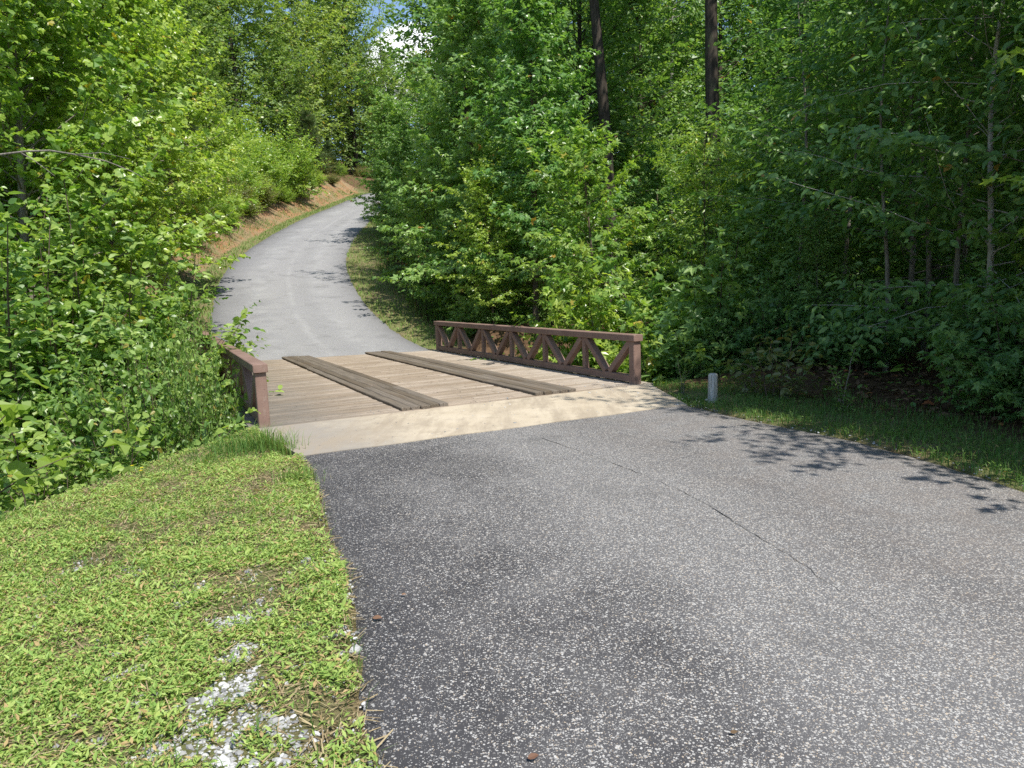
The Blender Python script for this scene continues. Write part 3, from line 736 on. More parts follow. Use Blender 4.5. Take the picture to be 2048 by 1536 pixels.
kind('olive_sapling', gen_bush(132, 1.05, .6, 9, opts(.11, .06, .13, .22, roll=.4, lift=.1, tilt=.4, rmin=.002, twigs=.002, ldroop=.5)), 1.05, 'ovate', 'leaf_olive', 'bark_brown', 'sapling')
kind('weed', gen_bush(133, .9, .22, 5, opts(.055, .012, .035, .09, roll=1.0, lift=.1, tilt=.7, rmin=.001, shoots=0), 1.38, 1.55), .9, 'narrow', 'grass_green', 'bark_grey', 'weed')

XFORM = {}
USED = set()
COUNT = {'n': 0}
def plant(kindname, xy, h, name, label, cat, group=None, var=None, rz=None, z=None, wide=1.0):
    vs = KIND[kindname]; i = COUNT['n'] if var is None else var; COUNT['n'] += 1
    tm, cm, top = vs[i % len(vs)]; s = h / top
    z = float(terrain(xy[0], xy[1])) if z is None else z
    o = empty(name, (xy[0], xy[1], z), random.uniform(0, 6.28) if rz is None else rz)
    o.scale = (s * wide, s * wide, s); o.rotation_euler[0] = random.gauss(0, .02); o.rotation_euler[1] = random.gauss(0, .02)
    tag(o, label, cat, group)
    link('trunk' if cat == 'tree' else 'stem', tm, o); link('crown' if cat == 'tree' else 'foliage', cm, o)
    return o
def spot(u, depth): p = at(u, 560, depth); return p[0], p[1]
def put(kindname, u, vtop, depth, name, label, cat, group=None, **kw):
    """stand a plant at picture column u and the given distance, as tall as needed to reach row vtop"""
    x, y = spot(u, depth); z = float(terrain(x, y)); h = at(u, vtop, depth)[2] - z
    return plant(kindname, (x, y), max(h, .3), name, label, cat, group, **kw)

exec_plants = True
# --- saplings and shrubs on the far bank, right of the climbing road
G1 = 'leafy saplings along the far bank'
put('edge', 1070, -60, 19.5, 'sapling_tree', 'tallest broad leafy sapling tree rising straight behind the middle of the open bridge railing', 'tree', G1, var=0)
put('edge', 965, 0, 23.5, 'sapling_tree', 'tall leafy sapling tree behind the far end of the open bridge railing', 'tree', G1, var=1)
put('edge', 890, 200, 30, 'sapling_tree', 'leafy sapling tree just beyond the tall dark grass on the bend verge', 'tree', G1, var=0)
put('edge', 815, 215, 40, 'sapling_tree', 'leafy roadside tree whose shadow falls across the climbing road', 'tree', G1, var=1, wide=.9)
put('edge', 800, 280, 55, 'sapling_tree', 'far roadside tree whose branch overhangs the top of the road', 'tree', G1, var=0)
put('edge_bright', 985, 330, 19, 'sapling_tree', 'mid height lobed leaf sapling left of the tallest one, shading bare thin stems', 'tree', G1, var=0)
put('edge_bright', 1165, 270, 15, 'sapling_tree', 'yellow tinged maple sapling with upright stem above the middle of the railing', 'tree', G1, var=1)
put('cherry', 1395, 262, 15, 'drooping_sapling', 'slender sapling with narrow hanging leaves in front of the thick dark trunk', 'tree')
put('edge', 1310, 300, 24, 'sapling_tree', 'shaded sapling between the two dark forest trunks', 'tree', G1, var=1)
put('maple_bush', 1215, 545, 14.6, 'maple_shrub', 'brightest sunlit maple shrub leaning on the near half of the open railing', 'shrub', var=0, wide=.78)
put('maple_bush', 1340, 590, 13.4, 'maple_shrub', 'sunlit maple shrub just past the near end post of the open railing', 'shrub', var=1)
put('maple_bush', 1100, 560, 19.6, 'maple_shrub', 'maple shrub behind the middle of the open railing', 'shrub', var=1, wide=.55)
put('maple_dark', 960, 570, 19.5, 'maple_shrub', 'dim maple shrub under the saplings behind the far half of the railing', 'shrub')
put('maple_dark', 1440, 470, 13.6, 'maple_shrub', 'shaded maple shrub behind the pale marker post', 'shrub')
put('maple_dark', 1530, 560, 12.2, 'maple_shrub', 'dark maple shrub behind the olive leafed sapling', 'shrub')
put('maple_dark', 1420, 640, 12.4, 'maple_shrub', 'low maple shrub between the near end post and the pale marker post', 'shrub')
put('under', 1640, 430, 12.5, 'understorey_tree', 'dark layered understorey tree behind the tall weed on the right verge', 'tree')
put('maple_dark', 1720, 600, 11.0, 'maple_shrub', 'dark low maple shrub at the wood edge behind the tall weed', 'shrub')
def beside_right(depth, off):
    i = int(np.argmin(np.abs(CF[:, 1] - depth))); p = CF[i, :2] + nrm[i] * (RW / 2 + off); return p[0], p[1]
for (d, off, h, k, lab) in ((40, 2.0, 7.5, 'edge', 'roadside sapling casting a broad shadow over the middle of the climbing road'), (25.5, 2.4, 5.0, 'edge_bright', 'small roadside sapling at the bend whose shadow fringes the asphalt'),
                            (47, 1.6, 7.0, 'edge', 'roadside sapling above the bend'), (21.0, 2.3, 3.6, 'edge_bright', 'young sapling by the far end of the open railing'), (34, 3.0, 6.5, 'edge', 'roadside sapling behind the tall grass of the bend'), (57, 1.4, 7.0, 'edge', 'far roadside sapling near the crest')):
    plant(k, beside_right(d, off), h, 'sapling_tree', lab, 'tree', G1)
# --- right-hand wood edge
xe = spot(1962, 9.4)
plant('under', xe, 7.4, 'slender_tree', 'slender tree with bare pale grey stem at the right edge of the photo', 'tree', var=0, rz=2.0, wide=.85)
for c in list(bpy.data.objects['slender_tree'].children):
    if c.name.startswith('trunk'):
        m2 = c.data.copy(); m2.materials.clear(); m2.materials.append(M['bark_pale']); c.data = m2
put('under', 1800, -150, 12.0, 'understorey_tree', 'understorey tree with drooping layered leaves left of the slender pale stem', 'tree', var=1)
put('under', 1700, 60, 15.0, 'understorey_tree', 'taller understorey tree right of the thick dark trunk', 'tree', var=2)
put('under', 1580, 200, 18.0, 'understorey_tree', 'shaded understorey tree close right of the thick dark trunk', 'tree', var=0)
put('maple_dark', 2075, 520, 7.6, 'maple_shrub', 'dark maple shrub cut off by the right edge of the photo', 'shrub')
# --- trunks that show
put('tall_trunk', 1440, -900, 21.5, 'forest_tree', 'forest tree with the thickest dark straight trunk right of the railing', 'tree', var=0)
put('tall_trunk', 1212, -700, 22.5, 'forest_tree', 'forest tree with dark leaning trunk above the near half of the railing', 'tree', var=1)
o = put('tall_trunk', 1350, -420, 31, 'forest_tree', 'forest tree with thin pale trunk between the two dark trunks', 'tree', var=1, wide=.55)
for c in o.children:
    if c.name.startswith('trunk'):
        m2 = c.data.copy(); m2.materials.clear(); m2.materials.append(M['bark_pale']); c.data = m2
# --- deeper wood on the right
rng = np.random.default_rng(12); pts = []
def clear(x, y, r): return all((x - a) ** 2 + (y - b) ** 2 > r * r for a, b in pts)
tries = 0
while len(pts) < 46 and tries < 6000:
    tries += 1
    dep = rng.uniform(14, 62); u = rng.uniform(900, 2500); x, y = spot(u, dep)
    t_, w_ = to_tw(x, y); off, _ = poly_dist(x, y, CF)
    if w_ < 9 or off < RW / 2 + 5 or (x < 8.5 and y < 9): continue
    if (x < 15 and y < 26 and t_ > -1 and w_ < 17): continue
    if not clear(x, y, 4.3): continue
    pts.append((x, y))
for (x, y) in pts:
    plant('forest', (x, y), rng.uniform(14, 20), 'forest_tree', 'tall forest tree deep in the shaded wood right of the road', 'tree', 'tall trees of the wood right of the road')
n0 = len(pts); tries = 0; pu = []
while len(pu) < 70 and tries < 6000:
    tries += 1
    dep = rng.uniform(14, 48); u = rng.uniform(860, 2350); x, y = spot(u, dep)
    t_, w_ = to_tw(x, y); off, _ = poly_dist(x, y, CF)
    if w_ < 8 or off < RW / 2 + 4.0 or (x < 7.5 and y < 11): continue
    if (x < 11 and y < 22 and u < 1560 and t_ > 0): continue
    if any((x - a) ** 2 + (y - b) ** 2 < 2.6 ** 2 for a, b in pu): continue
    pu.append((x, y)); plant('under', (x, y), rng.uniform(4, 8.5), 'understorey_tree', 'small leafy tree growing under the tall trees of the right wood', 'tree', 'understorey of the right wood')
for (x, y, h, lab) in ((6.2, 3.4, 6.0, 'maple sapling at the right verge shading the asphalt edge nearest the camera'), (5.6, 5.1, 5.4, 'maple sapling at the right verge just outside the photo'), (6.9, 7.4, 6.4, 'maple sapling in front of the slender pale stem at the right edge')):
    plant('edge_bright', (x, y), h, 'sapling_tree', lab, 'tree')
plant('forest', (6.5, 5.0), 9.5, 'verge_tree', 'tree whose crown overhangs the right verge above the photo edge', 'tree')
for (u, d, h) in ((1905, 10.4, 7.5), (1850, 11.6, 8.0), (1775, 10.8, 6.8), (1690, 12.6, 8.0), (1605, 13.6, 8.0), (1935, 12.4, 8.5)):
    plant('pole', spot(u, d), h, 'thin_tree', 'thin bare stemmed tree in the dim lower part of the right wood', 'tree', 'thin stems at the right wood edge')
# trees beside the camera on the right whose crowns shade the wood edge
for i, (x, y, h) in enumerate([(8.3, 2.6, 7.5), (8.0, 5.2, 7.5), (8.6, 8.0, 8.5), (11.5, 2.0, 13), (12.0, 6.5, 14), (13, 10.5, 15), (16.5, 9, 17), (16.5, 1, 17), (13, -4.0, 14), (11, 12.8, 11)]):
    plant('forest' if h > 12 else 'under', (x, y), h, 'forest_tree', 'tree of the wood edge right of the near road', 'tree', 'trees of the near wood edge')
# --- left: sunlit poplars across the gully
G2 = 'sunlit poplars left of the climbing road'
put('big_left', 40, -160, 12.5, 'poplar_tree', 'nearest sunlit poplar in the upper corner above the gully', 'tree', G2, var=0)
put('big_left', 235, -120, 16.5, 'poplar_tree', 'sunlit poplar whose crown ends left of the dark hillside trees', 'tree', G2, var=1)
put('big_left', -140, -200, 15.5, 'poplar_tree', 'poplar cut off by the left edge of the photo', 'tree', G2, var=1)
put('big_left', 110, -150, 21.5, 'poplar_tree', 'poplar standing behind the nearest one', 'tree', G2, var=0)
put('big_left', 330, 10, 24, 'poplar_tree', 'poplar rising over the bank shrubs', 'tree', G2, var=0)
# --- bank shrubs
def beside_left(depth, off):
    """point 'off' metres left of the climbing road's left edge at this distance"""
    i = int(np.argmin(np.abs(CF[:, 1] - depth))); p = CF[i, :2] - nrm[i] * (RW / 2 + off); return p[0], p[1]
def put_left(kindname, depth, off, vtop, name, label, cat, group=None, **kw):
    x, y = beside_left(depth, off); q = np.array([x, y, 0]) - (0, 0, EYE); dd = q @ FW; xx = q @ RT / dd * F + 1024
    z = float(terrain(x, y)); h = at(xx, vtop, np.hypot(x, y) if False else dd)[2] - z
    return plant(kindname, (x, y), max(h, .8), name, label, cat, group, **kw)
for (d, off, v, k, lab) in ((56, 3.1, 262, 'slope', 'bright shrub hanging over the orange clay bank'), (50.5, 2.9, 290, 'slope', 'bright shrub left of the one over the clay bank'),
                          (45, 2.9, 315, 'slope', 'bank shrub above the dirt ledge'), (38, 4.5, 320, 'slope_olive', 'olive green bank shrub under the poplars'), (33, 4.6, 340, 'slope', 'wide bank shrub left of the olive one'),
                          (28, 5.2, 380, 'slope', 'shrub at the foot of the poplars'), (39.5, 2.6, 410, 'slope', 'low shrub at the lower end of the dirt ledge'), (34.5, 2.9, 450, 'slope', 'low shrub beside the roadside verge'),
                          (29.5, 3.2, 470, 'slope', 'low shrub at the start of the dirt ledge'), (24, 5.5, 420, 'slope', 'shrub under the bare grey branch'), (47, 6.5, 270, 'slope_olive', 'shrub of the second row between poplars and clay bank'),
                          (65, 4.4, 320, 'slope', 'shrub between the clay bank and the young pines'), (70, 5.6, 300, 'slope', 'shrub right behind the widest young pine'), (75, 6.5, 290, 'slope_olive', 'olive shrub on the bank top below the dark hillside trunks'), (53, 6.2, 240, 'slope', 'tall shrub of the second row above the clay bank'), (60, 8.0, 230, 'slope', 'tall shrub under the hillside trees'), (81, 3.6, 335, 'slope_olive', 'small olive shrub where the bank ends at the crest'), (86, 5.0, 300, 'slope', 'shrub straight past the crest of the road'), (78, 4.0, 330, 'slope', 'farthest shrub on top of the bank near the crest')):
    put_left(k, d, off, v, 'bank_shrub', lab, 'shrub', 'shrubs on the left road bank', wide=.95)
for j, (d, off, h) in enumerate(((34, 2.0, 1.3), (38, 2.1, 1.6), (40, 1.9, 1.0), (43, 2.6, 2.0), (46, 2.8, 2.2), (49, 2.4, 1.8), (36, 2.3, 1.3), (41.5, 2.2, 1.5), (44, 2.0, 1.2), (47.5, 2.3, 1.7), (52, 2.4, 1.5), (54, 2.1, 1.1), (58.5, 2.6, 1.6), (62, 2.4, 1.0), (66, 2.7, 1.3), (71, 2.4, 1.1), (60, 3.8, 2.2), (68, 4.8, 2.4), (73, 4.4, 2.0), (32, 2.2, 1.2), (28, 2.1, 1.1))):
    plant('slope' if j % 3 else 'slope_olive', beside_left(d, off), h, 'bank_shrub', 'small low shrub growing on the face of the orange clay bank', 'shrub', 'small shrubs on the clay bank face', wide=1.15)
# --- young pines
for (d, off, v, lab) in ((47, 6.0, 222, 'young pine poking up behind the bank shrubs'), (58, 6.5, 255, 'young pine behind the bright shrub over the clay bank'), (68, 3.6, 236, 'widest young pine on top of the clay bank'),
                       (74, 3.4, 290, 'small young pine beside the widest one'), (63, 3.4, 300, 'thin young pine above the orange clay')):
    put_left('pine', d, off, v, 'young_pine', lab, 'tree', 'young pines above the road', wide=1.15)
put('pine', 768, 190, 92, 'young_pine', 'tall soft pine beyond the road crest', 'tree', 'young pines above the road', wide=.9)
put('pine', 722, 262, 96, 'young_pine', 'far pine left of the tall one beyond the road crest', 'tree', 'young pines above the road', wide=1.1)
# --- dark hillside trees, left
G3 = 'hillside trees above the bank'
for (d, off, v, lab) in ((50, 9.5, -200, 'hillside tree right behind the poplars'), (58, 11, -160, 'hillside tree above the bright bank shrubs'), (66, 9, -140, 'hillside tree above the young pines'),
                       (76, 7.5, -100, 'hillside tree with dark trunk above the widest pine'), (62, 13.5, 40, 'hillside tree in the second row'), (71, 6.5, 110, 'lower hillside tree above the clay bank'), (57, 8, 120, 'lower hillside tree behind the bright bank shrubs'),
                       (83, 6, -50, 'hillside tree beside the rightmost one')):
    put_left('hill', d, off, v, 'hillside_tree', lab, 'tree', G3)
put('hill', 672, -30, 92, 'hillside_tree', 'rightmost hillside tree beside the patch of sky', 'tree', G3)
put('hill', 640, 170, 97, 'hillside_tree', 'hillside tree low behind the rightmost one', 'tree', G3)
put('hill', 715, 215, 104, 'hillside_tree', 'low round tree straight over the road crest', 'tree', G3)
pts2 = []
tries = 0
while len(pts2) < 60 and tries < 8000:
    tries += 1
    dep = rng.uniform(26, 115); u = rng.uniform(-900, 640); x, y = spot(u, dep); off, _ = poly_dist(x, y, CF)
    if off > -(RW / 2 + 10) or not all((x - a) ** 2 + (y - b) ** 2 > 5.2 ** 2 for a, b in pts2): continue
    pts2.append((x, y)); plant('hill', (x, y), rng.uniform(13, 19), 'hillside_tree', 'tree of the dense wood covering the hillside left of the road', 'tree', 'dense wood on the left hillside')
# beyond the crest
for (u, v, d, k, lab) in ((800, 5, 100, 'sparse', 'slim tall tree with thin see-through crown against the white cloud'), (765, 115, 106, 'sparse', 'shorter thin crowned tree left of the slim one against the cloud'),
                          (752, 118, 116, 'hill', 'distant tree at the end of the road below the cloud'), (805, 125, 108, 'hill', 'distant tree right of the road crest below the cloud'), (862, 120, 92, 'hill', 'distant tree behind the roadside saplings'),
                          (985, -60, 66, 'hill', 'tall tree right of the patch of sky'), (1030, -90, 60, 'hill', 'tall tree behind the tallest sapling'), (1060, -80, 52, 'hill', 'tall sunlit tree behind the leaning dark trunk'),
                          (1150, -100, 58, 'hill', 'tall sunlit tree between the leaning dark trunk and the pale trunk'), (1300, -100, 50, 'hill', 'tall sunlit tree just left of the thickest dark trunk'), (955, 60, 58, 'hill', 'leafy tree filling the right side of the sky gap')):
    put(k, u, v, d, 'distant_tree', lab, 'tree')
# --- gully shrubs, left of the bridge
G4 = 'shrubs filling the gully left of the bridge'
gs = [((3.6, -7.8), 1.7, 'shrub in the shadowy left middle of the gully'), ((5.8, -8.6), 2.1, 'shrub behind the shadowy middle of the gully'), ((6.6, -6.0), 1.5, 'glossy shrub between the far gully slope and the bare branch'), ((2.0, -4.8), .95, 'leafy shrub right of the shadowy gully middle'), ((2.2, -9.8), 2.0, 'shrub at the photo edge under the bare branch'),
      ((11.2, -5.2), 2.0, 'shrub with glossy leaves by the start of the dirt ledge'), ((13.0, -5.2), 1.9, 'shrub between the verge and the poplars past the bridge'), ((9.4, -6.4), 2.5, 'tall shrub of the fourth gully row'),
      ((13.6, -7.0), 3.6, 'tall shrub right under the nearest poplar crown'), ((11.0, -9.0), 3.4, 'tall shrub under the poplar at the photo edge'), ((8.0, -10.0), 3.0, 'tall shrub beside the trunk of the nearest poplar'), ((15.5, -5.2), 3.4, 'tall shrub rising from the roadside bank foot'), ((5.6, -11.5), 2.9, 'tall shrub left of the poplar trunks'),
      ((1.2, -.5), .95, 'leafy shoots hugging the near post of the buried railing'), ((2.3, -.52), 1.0, 'upright shrub screening the buried railing next to the near shoots'), ((6.4, -.6), .92, 'upright shrub near the far third of the buried railing'), ((4.3, -.52), 1.0, 'upright shrub screening the middle of the buried railing'), ((1.7, -.85), .9, 'shrub whose twigs spill over the cap of the buried railing'), ((3.3, -.74), .84, 'shrub pressed against the middle of the buried railing'), ((5.0, -.78), .80, 'shrub pressed against the far half of the buried railing'), ((1.0, -1.2), .85, 'shrub against the near end of the buried railing'), ((2.6, -1.2), .80, 'shrub covering the middle of the buried railing'), ((4.4, -1.3), .72, 'shrub before the far half of the buried railing'),
      ((6.6, -1.7), .62, 'shrub below the far end of the buried railing'), ((-.2, -2.1), .30, 'shrub just outside the concrete wall edge near the railing'), ((1.0, -3.0), .55, 'shrub in the middle of the gully'),
      ((-1.2, -3.3), .05, 'shrub beside the middle of the concrete wall edge'), ((3.2, -3.6), .75, 'shrub of the second gully row'), ((5.4, -4.0), .9, 'shrub of the third gully row'), ((7.4, -4.6), 1.0, 'shrub on the far gully bank'),
      ((-2.6, -4.9), .0, 'shrub by the lower end of the concrete wall edge'), ((.2, -5.2), .75, 'dark shrub left of the gully middle'), ((2.6, -6.2), 1.2, 'shrub under the bare grey branch in the gully'),
      ((5.0, -6.6), 1.4, 'tall shrub on the far gully slope'), ((8.4, -3.2), .8, 'shrub beside the grassy verge past the bridge'), ((10.4, -4.3), 1.4, 'leafy shrub at the verge end past the buried railing'),
      ((-1.2, -6.6), .9, 'shrub at the left edge of the photo above the lime sapling'), ((-3.6, -6.4), .35, 'shrub cut off by the left edge below the lime sapling'), ((7.6, -7.2), 1.9, 'shrub below the poplars'), ((11.6, -5.8), 2.2, 'tall shrub under the bare grey branch tip'),
      ((4.0, -9.4), 2.2, 'shrub in the corner of the gully'), ((1.2, -8.6), 1.7, 'shrub left of the gully near the photo edge')]
for (p, ztop, lab) in gs:
    x, y = tw(*p); z = float(terrain(x, y)); plant('shrub' if ztop - z < 3.35 else 'tall_shrub', (x, y), ztop - z, 'gully_shrub', lab, 'shrub', G4, wide=.30 if p[1] > -.65 else .42 if p[1] > -.9 else .6 if p[1] > -1.8 and p[0] > 0 else 1.12 if ztop - z < 2.6 else .95)
lx, ly = at(-25, 880, 5.9)[:2]
plant('lime', (lx, ly), 3.05, 'tulip_sapling', 'lime green big leafed sapling entering from the left edge over the gully', 'sapling', z=-2.1)
# --- small plants on the right verge
put('olive_sapling', 1545, 655, 9.3, 'olive_sapling', 'small olive leafed sapling right of the pale marker post', 'sapling', wide=1.1)
put('weed', 1690, 690, 8.2, 'tall_weed', 'tall feathery weed on the shaded right verge', 'weed')
put('weed', 1362, 715, 10.0, 'tall_weed', 'thin weed between the near end post and the pale marker post', 'weed', wide=.8)

for (u, v, d, lab) in ((45, 430, 10.8, 'bright shrub below the bare grey branch hiding the poplar trunk'), (135, 470, 11.4, 'bright shrub right of the poplar trunk'), (-10, 400, 11.0, 'shrub at the photo edge below the bare branch')):
    put('tall_shrub', u, v, d, 'gully_shrub', lab, 'shrub', G4)
# bare grey branch of a poplar reaching over the gully
mb = MB(); A = at(-60, 300, 8.9); rngb = np.random.default_rng(8)
bp = [at(-90, 322, 9.1), at(-20, 312, 9.0), at(50, 303, 8.9), at(100, 301, 8.8), at(150, 309, 8.8), at(212, 322, 8.8), at(262, 342, 8.9), at(310, 368, 9.0)]
mb.tube(np.array(bp) - A, [.017, .015, .013, .012, .010, .008, .005, .002], 6)
bp2 = [at(40, 304, 8.92), at(70, 322, 8.8), at(110, 352, 8.7)]; mb.tube(np.array(bp2) - A, [.007, .005, .002], 5)
bp3 = [at(150, 309, 8.8), at(205, 305, 8.7), at(260, 318, 8.6)]; mb.tube(np.array(bp3) - A, [.006, .004, .002], 5)
tag(link('bare_branch', mb.mesh('bare_branch', M['bark_grey'], smooth=True), loc=A), 'bare grey branch reaching out of the poplars over the gully', 'branch')

# ------------------------------------------------------------------ grass, lawn, gravel
def scatter(poly_fn, n, box, rng):
    x = rng.uniform(box[0], box[1], n); y = rng.uniform(box[2], box[3], n); m = poly_fn(x, y); return x[m], y[m]
rng = np.random.default_rng(21)
gv = [ground_pt(u, v)[:2] for u, v in ((400, 1175), (350, 1215), (470, 1245), (490, 1300), (450, 1390), (490, 1440), (370, 1500), (460, 1520), (560, 1530), (255, 1350), (560, 1450), (290, 1290), (520, 1560), (420, 1600))]
gr_r = [.10, .08, .12, .13, .15, .15, .12, .16, .12, .07, .08, .07, .2, .2]
def gravel_mask(x, y):
    m = np.zeros(np.shape(x))
    for (a, b), r in zip(gv, gr_r): m = np.maximum(m, 1 - np.sqrt((x - a) ** 2 * 1.0 + (y - b) ** 2 * .6) / (r * 1.15))
    return m - .04 + .46 * vnoise(x, y, .09, 31) * (m > -.6) + .25 * vnoise(x, y, .03, 32)
def lawn_zone(x, y):
    dl, _ = poly_dist(x, y, NL); t, w = to_tw(x, y)
    return (dl > -.05) & (t < near_edge(w) + .05) & ~((t > -2.1) & (w > -.02))
nlv = Leaves()
def add_leaves(L, x, y, hmax, size, rng, up=.55, z=None):
    n = len(x); z = terrain(x, y) if z is None else z
    a = rng.uniform(0, 6.283, n); e = rng.normal(up * .5, .3, n)
    d = np.stack([np.cos(a) * np.cos(e), np.sin(a) * np.cos(e), np.sin(e)], 1)
    nn = np.stack([-np.cos(a) * np.sin(e), -np.sin(a) * np.sin(e), np.cos(e)], 1) + rng.normal(size=(n, 3)) * .3
    L.add(np.stack([x, y, z + rng.random(n) ** 1.4 * hmax], 1), d, nn, size * np.exp(rng.normal(-.12, .33, n)))
x, y = scatter(lawn_zone, 900000, (-5.4, .0, .8, 8.8), rng)
dist = np.hypot(x, y); gm = gravel_mask(x, y)
patch = vnoise(x, y, .35, 33) + .6 * vnoise(x, y, .12, 34)
keep = (rng.random(len(x)) < np.clip(.55 + .75 * patch, .05, 1) * np.clip(1.25 - gm * 2.0, .03, 1)) & ((dist < 6) | (rng.random(len(x)) < .6))
dl, _ = poly_dist(x, y, NL); keep &= (dl > .015 + .03 * rng.random(len(x)))
x, y = x[keep], y[keep]; hh = .035 + .025 * vnoise(x, y, .5, 35) + .02 * vnoise(x, y, .14, 36) + .03 * sstep(.28, .05, poly_dist(x, y, NL)[0])
add_leaves(nlv, x, y, hh, .0275, rng)
x2, y2 = scatter(lawn_zone, 90000, (-5.4, .0, .8, 8.8), rng); k2 = gravel_mask(x2, y2) < .45
th = Leaves(); n2 = int(k2.sum()); a2 = rng.uniform(0, 6.283, n2); z2 = terrain(x2[k2], y2[k2]) + rng.random(n2) * .018
th.add(np.stack([x2[k2], y2[k2], z2], 1), np.stack([np.cos(a2), np.sin(a2), rng.normal(0, .25, n2)], 1), np.tile([0, 0, 1.0], (n2, 1)) + rng.normal(size=(n2, 3)) * .3, rng.uniform(.03, .08, n2))
tag(link('lawn_thatch', th.mesh('lawn_thatch', 'needle', M['thatch'], rng)), 'dry tan stems lying between the lawn weeds', 'thatch', kind='stuff')
o = link('lawn_plants', nlv.mesh('lawn_plants', 'narrow', M['lawn'], rng)); tag(o, 'low bright green weedy lawn beside the near road', 'lawn', kind='stuff')

def blades(name, x, y, h, w, mat, label, rng, lean=.35, kindv='stuff', loc=None):
    n = len(x); z = terrain(x, y); a = rng.uniform(0, 6.283, n); hh = h * rng.uniform(.45, 1.2, n); ln = np.abs(rng.normal(lean, .25, n)) * hh
    b = np.stack([x, y, z - .01], 1); sd = np.stack([-np.sin(a), np.cos(a), 0 * a], 1) * (w * rng.uniform(.6, 1.2, n))[:, None] / 2; dr = np.stack([np.cos(a), np.sin(a), 0 * a], 1)
    m = b + dr * (ln * .3)[:, None] + UP * (hh * .6)[:, None]; tp = b + dr * ln[:, None] + UP * (hh * np.clip(1 - .25 * ln / hh, .5, 1))[:, None]
    V = np.stack([b - sd, b + sd, m + sd * .8, m - sd * .8, tp + sd * .12, tp - sd * .12], 1).reshape(-1, 3)
    if loc is not None: V = V - np.asarray(loc)
    i = np.arange(n)[:, None] * 6
    Q = np.concatenate([i + np.array([[0, 1, 2, 3]]), i + np.array([[3, 2, 4, 5]])], 1).reshape(-1, 4)
    o = link(name, mesh_np(name, V, Q, M[mat], np.repeat(rng.random(n), 2)), loc=loc if loc is not None else (0, 0, 0))
    return tag(o, label, 'grass', kind=kindv)
x, y = scatter(lawn_zone, 60000, (-5.4, .2, .8, 8.8), rng); k = (gravel_mask(x, y) < .5) & (rng.random(len(x)) < .45 + .7 * vnoise(x, y, .45, 38)); blades('lawn_grass', x[k], y[k], .085, .0038, 'grass_green', 'scattered thin grass blades standing in the lawn', rng, .6)
# longer grass at the corner by the railing and along the edges
def tuft(c, n, r, h, w, mat, label):
    x = c[0] + rng.normal(size=n) * r; y = c[1] + rng.normal(size=n) * r
    loc = (c[0], c[1], float(terrain(c[0], c[1]))); o = blades('grass_tuft', x, y, h, w, mat, label, rng, .45, 'stuff', loc)
def del_kind(o):
    if 'kind' in o.keys(): del o['kind']
tuft(ground_pt(548, 898), 420, .13, .27, .006, 'grass_green', 'long grass tuft spilling over the corner of the concrete by the brown post')
tuft(ground_pt(480, 905), 380, .16, .20, .006, 'grass_green', 'grass tuft left of the brown post at the lawn corner')
tuft(ground_pt(600, 960), 260, .10, .13, .005, 'grass_green', 'grass tuft at the lawn corner against the asphalt')
tuft(ground_pt(420, 925), 200, .15, .12, .005, 'grass_green', 'thin grass tuft on top of the concrete wall edge')
# right verge of the near road
def right_zone(x, y):
    dr, _ = poly_dist(x, y, NR); t, w = to_tw(x, y); return (dr < -.02) & (dr > -2.6) & (t < 1.6)
x, y = scatter(right_zone, 90000, (1.8, 6.5, -1, 12), rng); dr, _ = poly_dist(x, y, NR)
k = rng.random(len(x)) < sstep(2.8, .9, -dr + .5 * vnoise(x, y, .4, 40)) * (.6 + .4 * vnoise(x, y, .25, 41)); x, y = x[k], y[k]
blades('verge_grass', x, y, .10, .007, 'grass_green', 'short grass on the shaded verge right of the near road', rng, .5)
x, y = scatter(right_zone, 80000, (1.8, 6.5, -1, 12), rng); dr, _ = poly_dist(x, y, NR); k = rng.random(len(x)) < sstep(2.6, .6, -dr) * np.clip(.5 + .6 * vnoise(x, y, .3, 44), 0, 1)
L_ = Leaves(); add_leaves(L_, x[k], y[k], .06, .034, rng); tag(link('verge_weeds', L_.mesh('verge_weeds', 'narrow', M['grass_green'], rng)), 'low broad weeds on the shaded verge right of the near road', 'weeds', kind='stuff')
# verges of the climbing road
def far_zone(a, b, side):
    def f(x, y):
        off, idx = poly_dist(x, y, CF); t, w = to_tw(x, y); o = np.abs(off) - RW / 2
        return (o > a) & (o < b) & (t > 8.9) & (np.sign(off) == side) & (idx < 95)
    return f
x, y = scatter(far_zone(.0, 1.5, -1), 160000, (-18, 0, 16, 78), rng); k = rng.random(len(x)) < .8 + .4 * vnoise(x, y, .7, 50)
blades('verge_grass', x[k], y[k], .13, .026, 'grass_dry', 'yellowish green mown grass along the left side of the climbing road', rng, .5)
x, y = scatter(far_zone(.0, 1.6, 1), 150000, (-18, 3, 16, 70), rng); k = rng.random(len(x)) < .7 + .5 * vnoise(x, y, .7, 51)
blades('verge_grass', x[k], y[k], .13, .026, 'grass_dry', 'yellowish grass on the inside of the bend right of the climbing road', rng, .5)
x, y = scatter(far_zone(1.3, 4.2, 1), 60000, (-10, 4, 18, 45), rng); k = rng.random(len(x)) < .5 + .5 * vnoise(x, y, 1.1, 52)
blades('tall_grass', x[k], y[k], .55, .014, 'grass_green', 'tall dark grass under the saplings on the inside of the bend', rng, .5)
# weeds thinly covering the clay bank
x, y = scatter(far_zone(1.0, 4.6, -1), 60000, (-24, 0, 22, 82), rng); k = vnoise(x, y, 1.4, 55) > .0
blades('bank_grass', x[k], y[k], .25, .018, 'grass_dry', 'dry grass growing thinly on the orange clay bank', rng, .8)
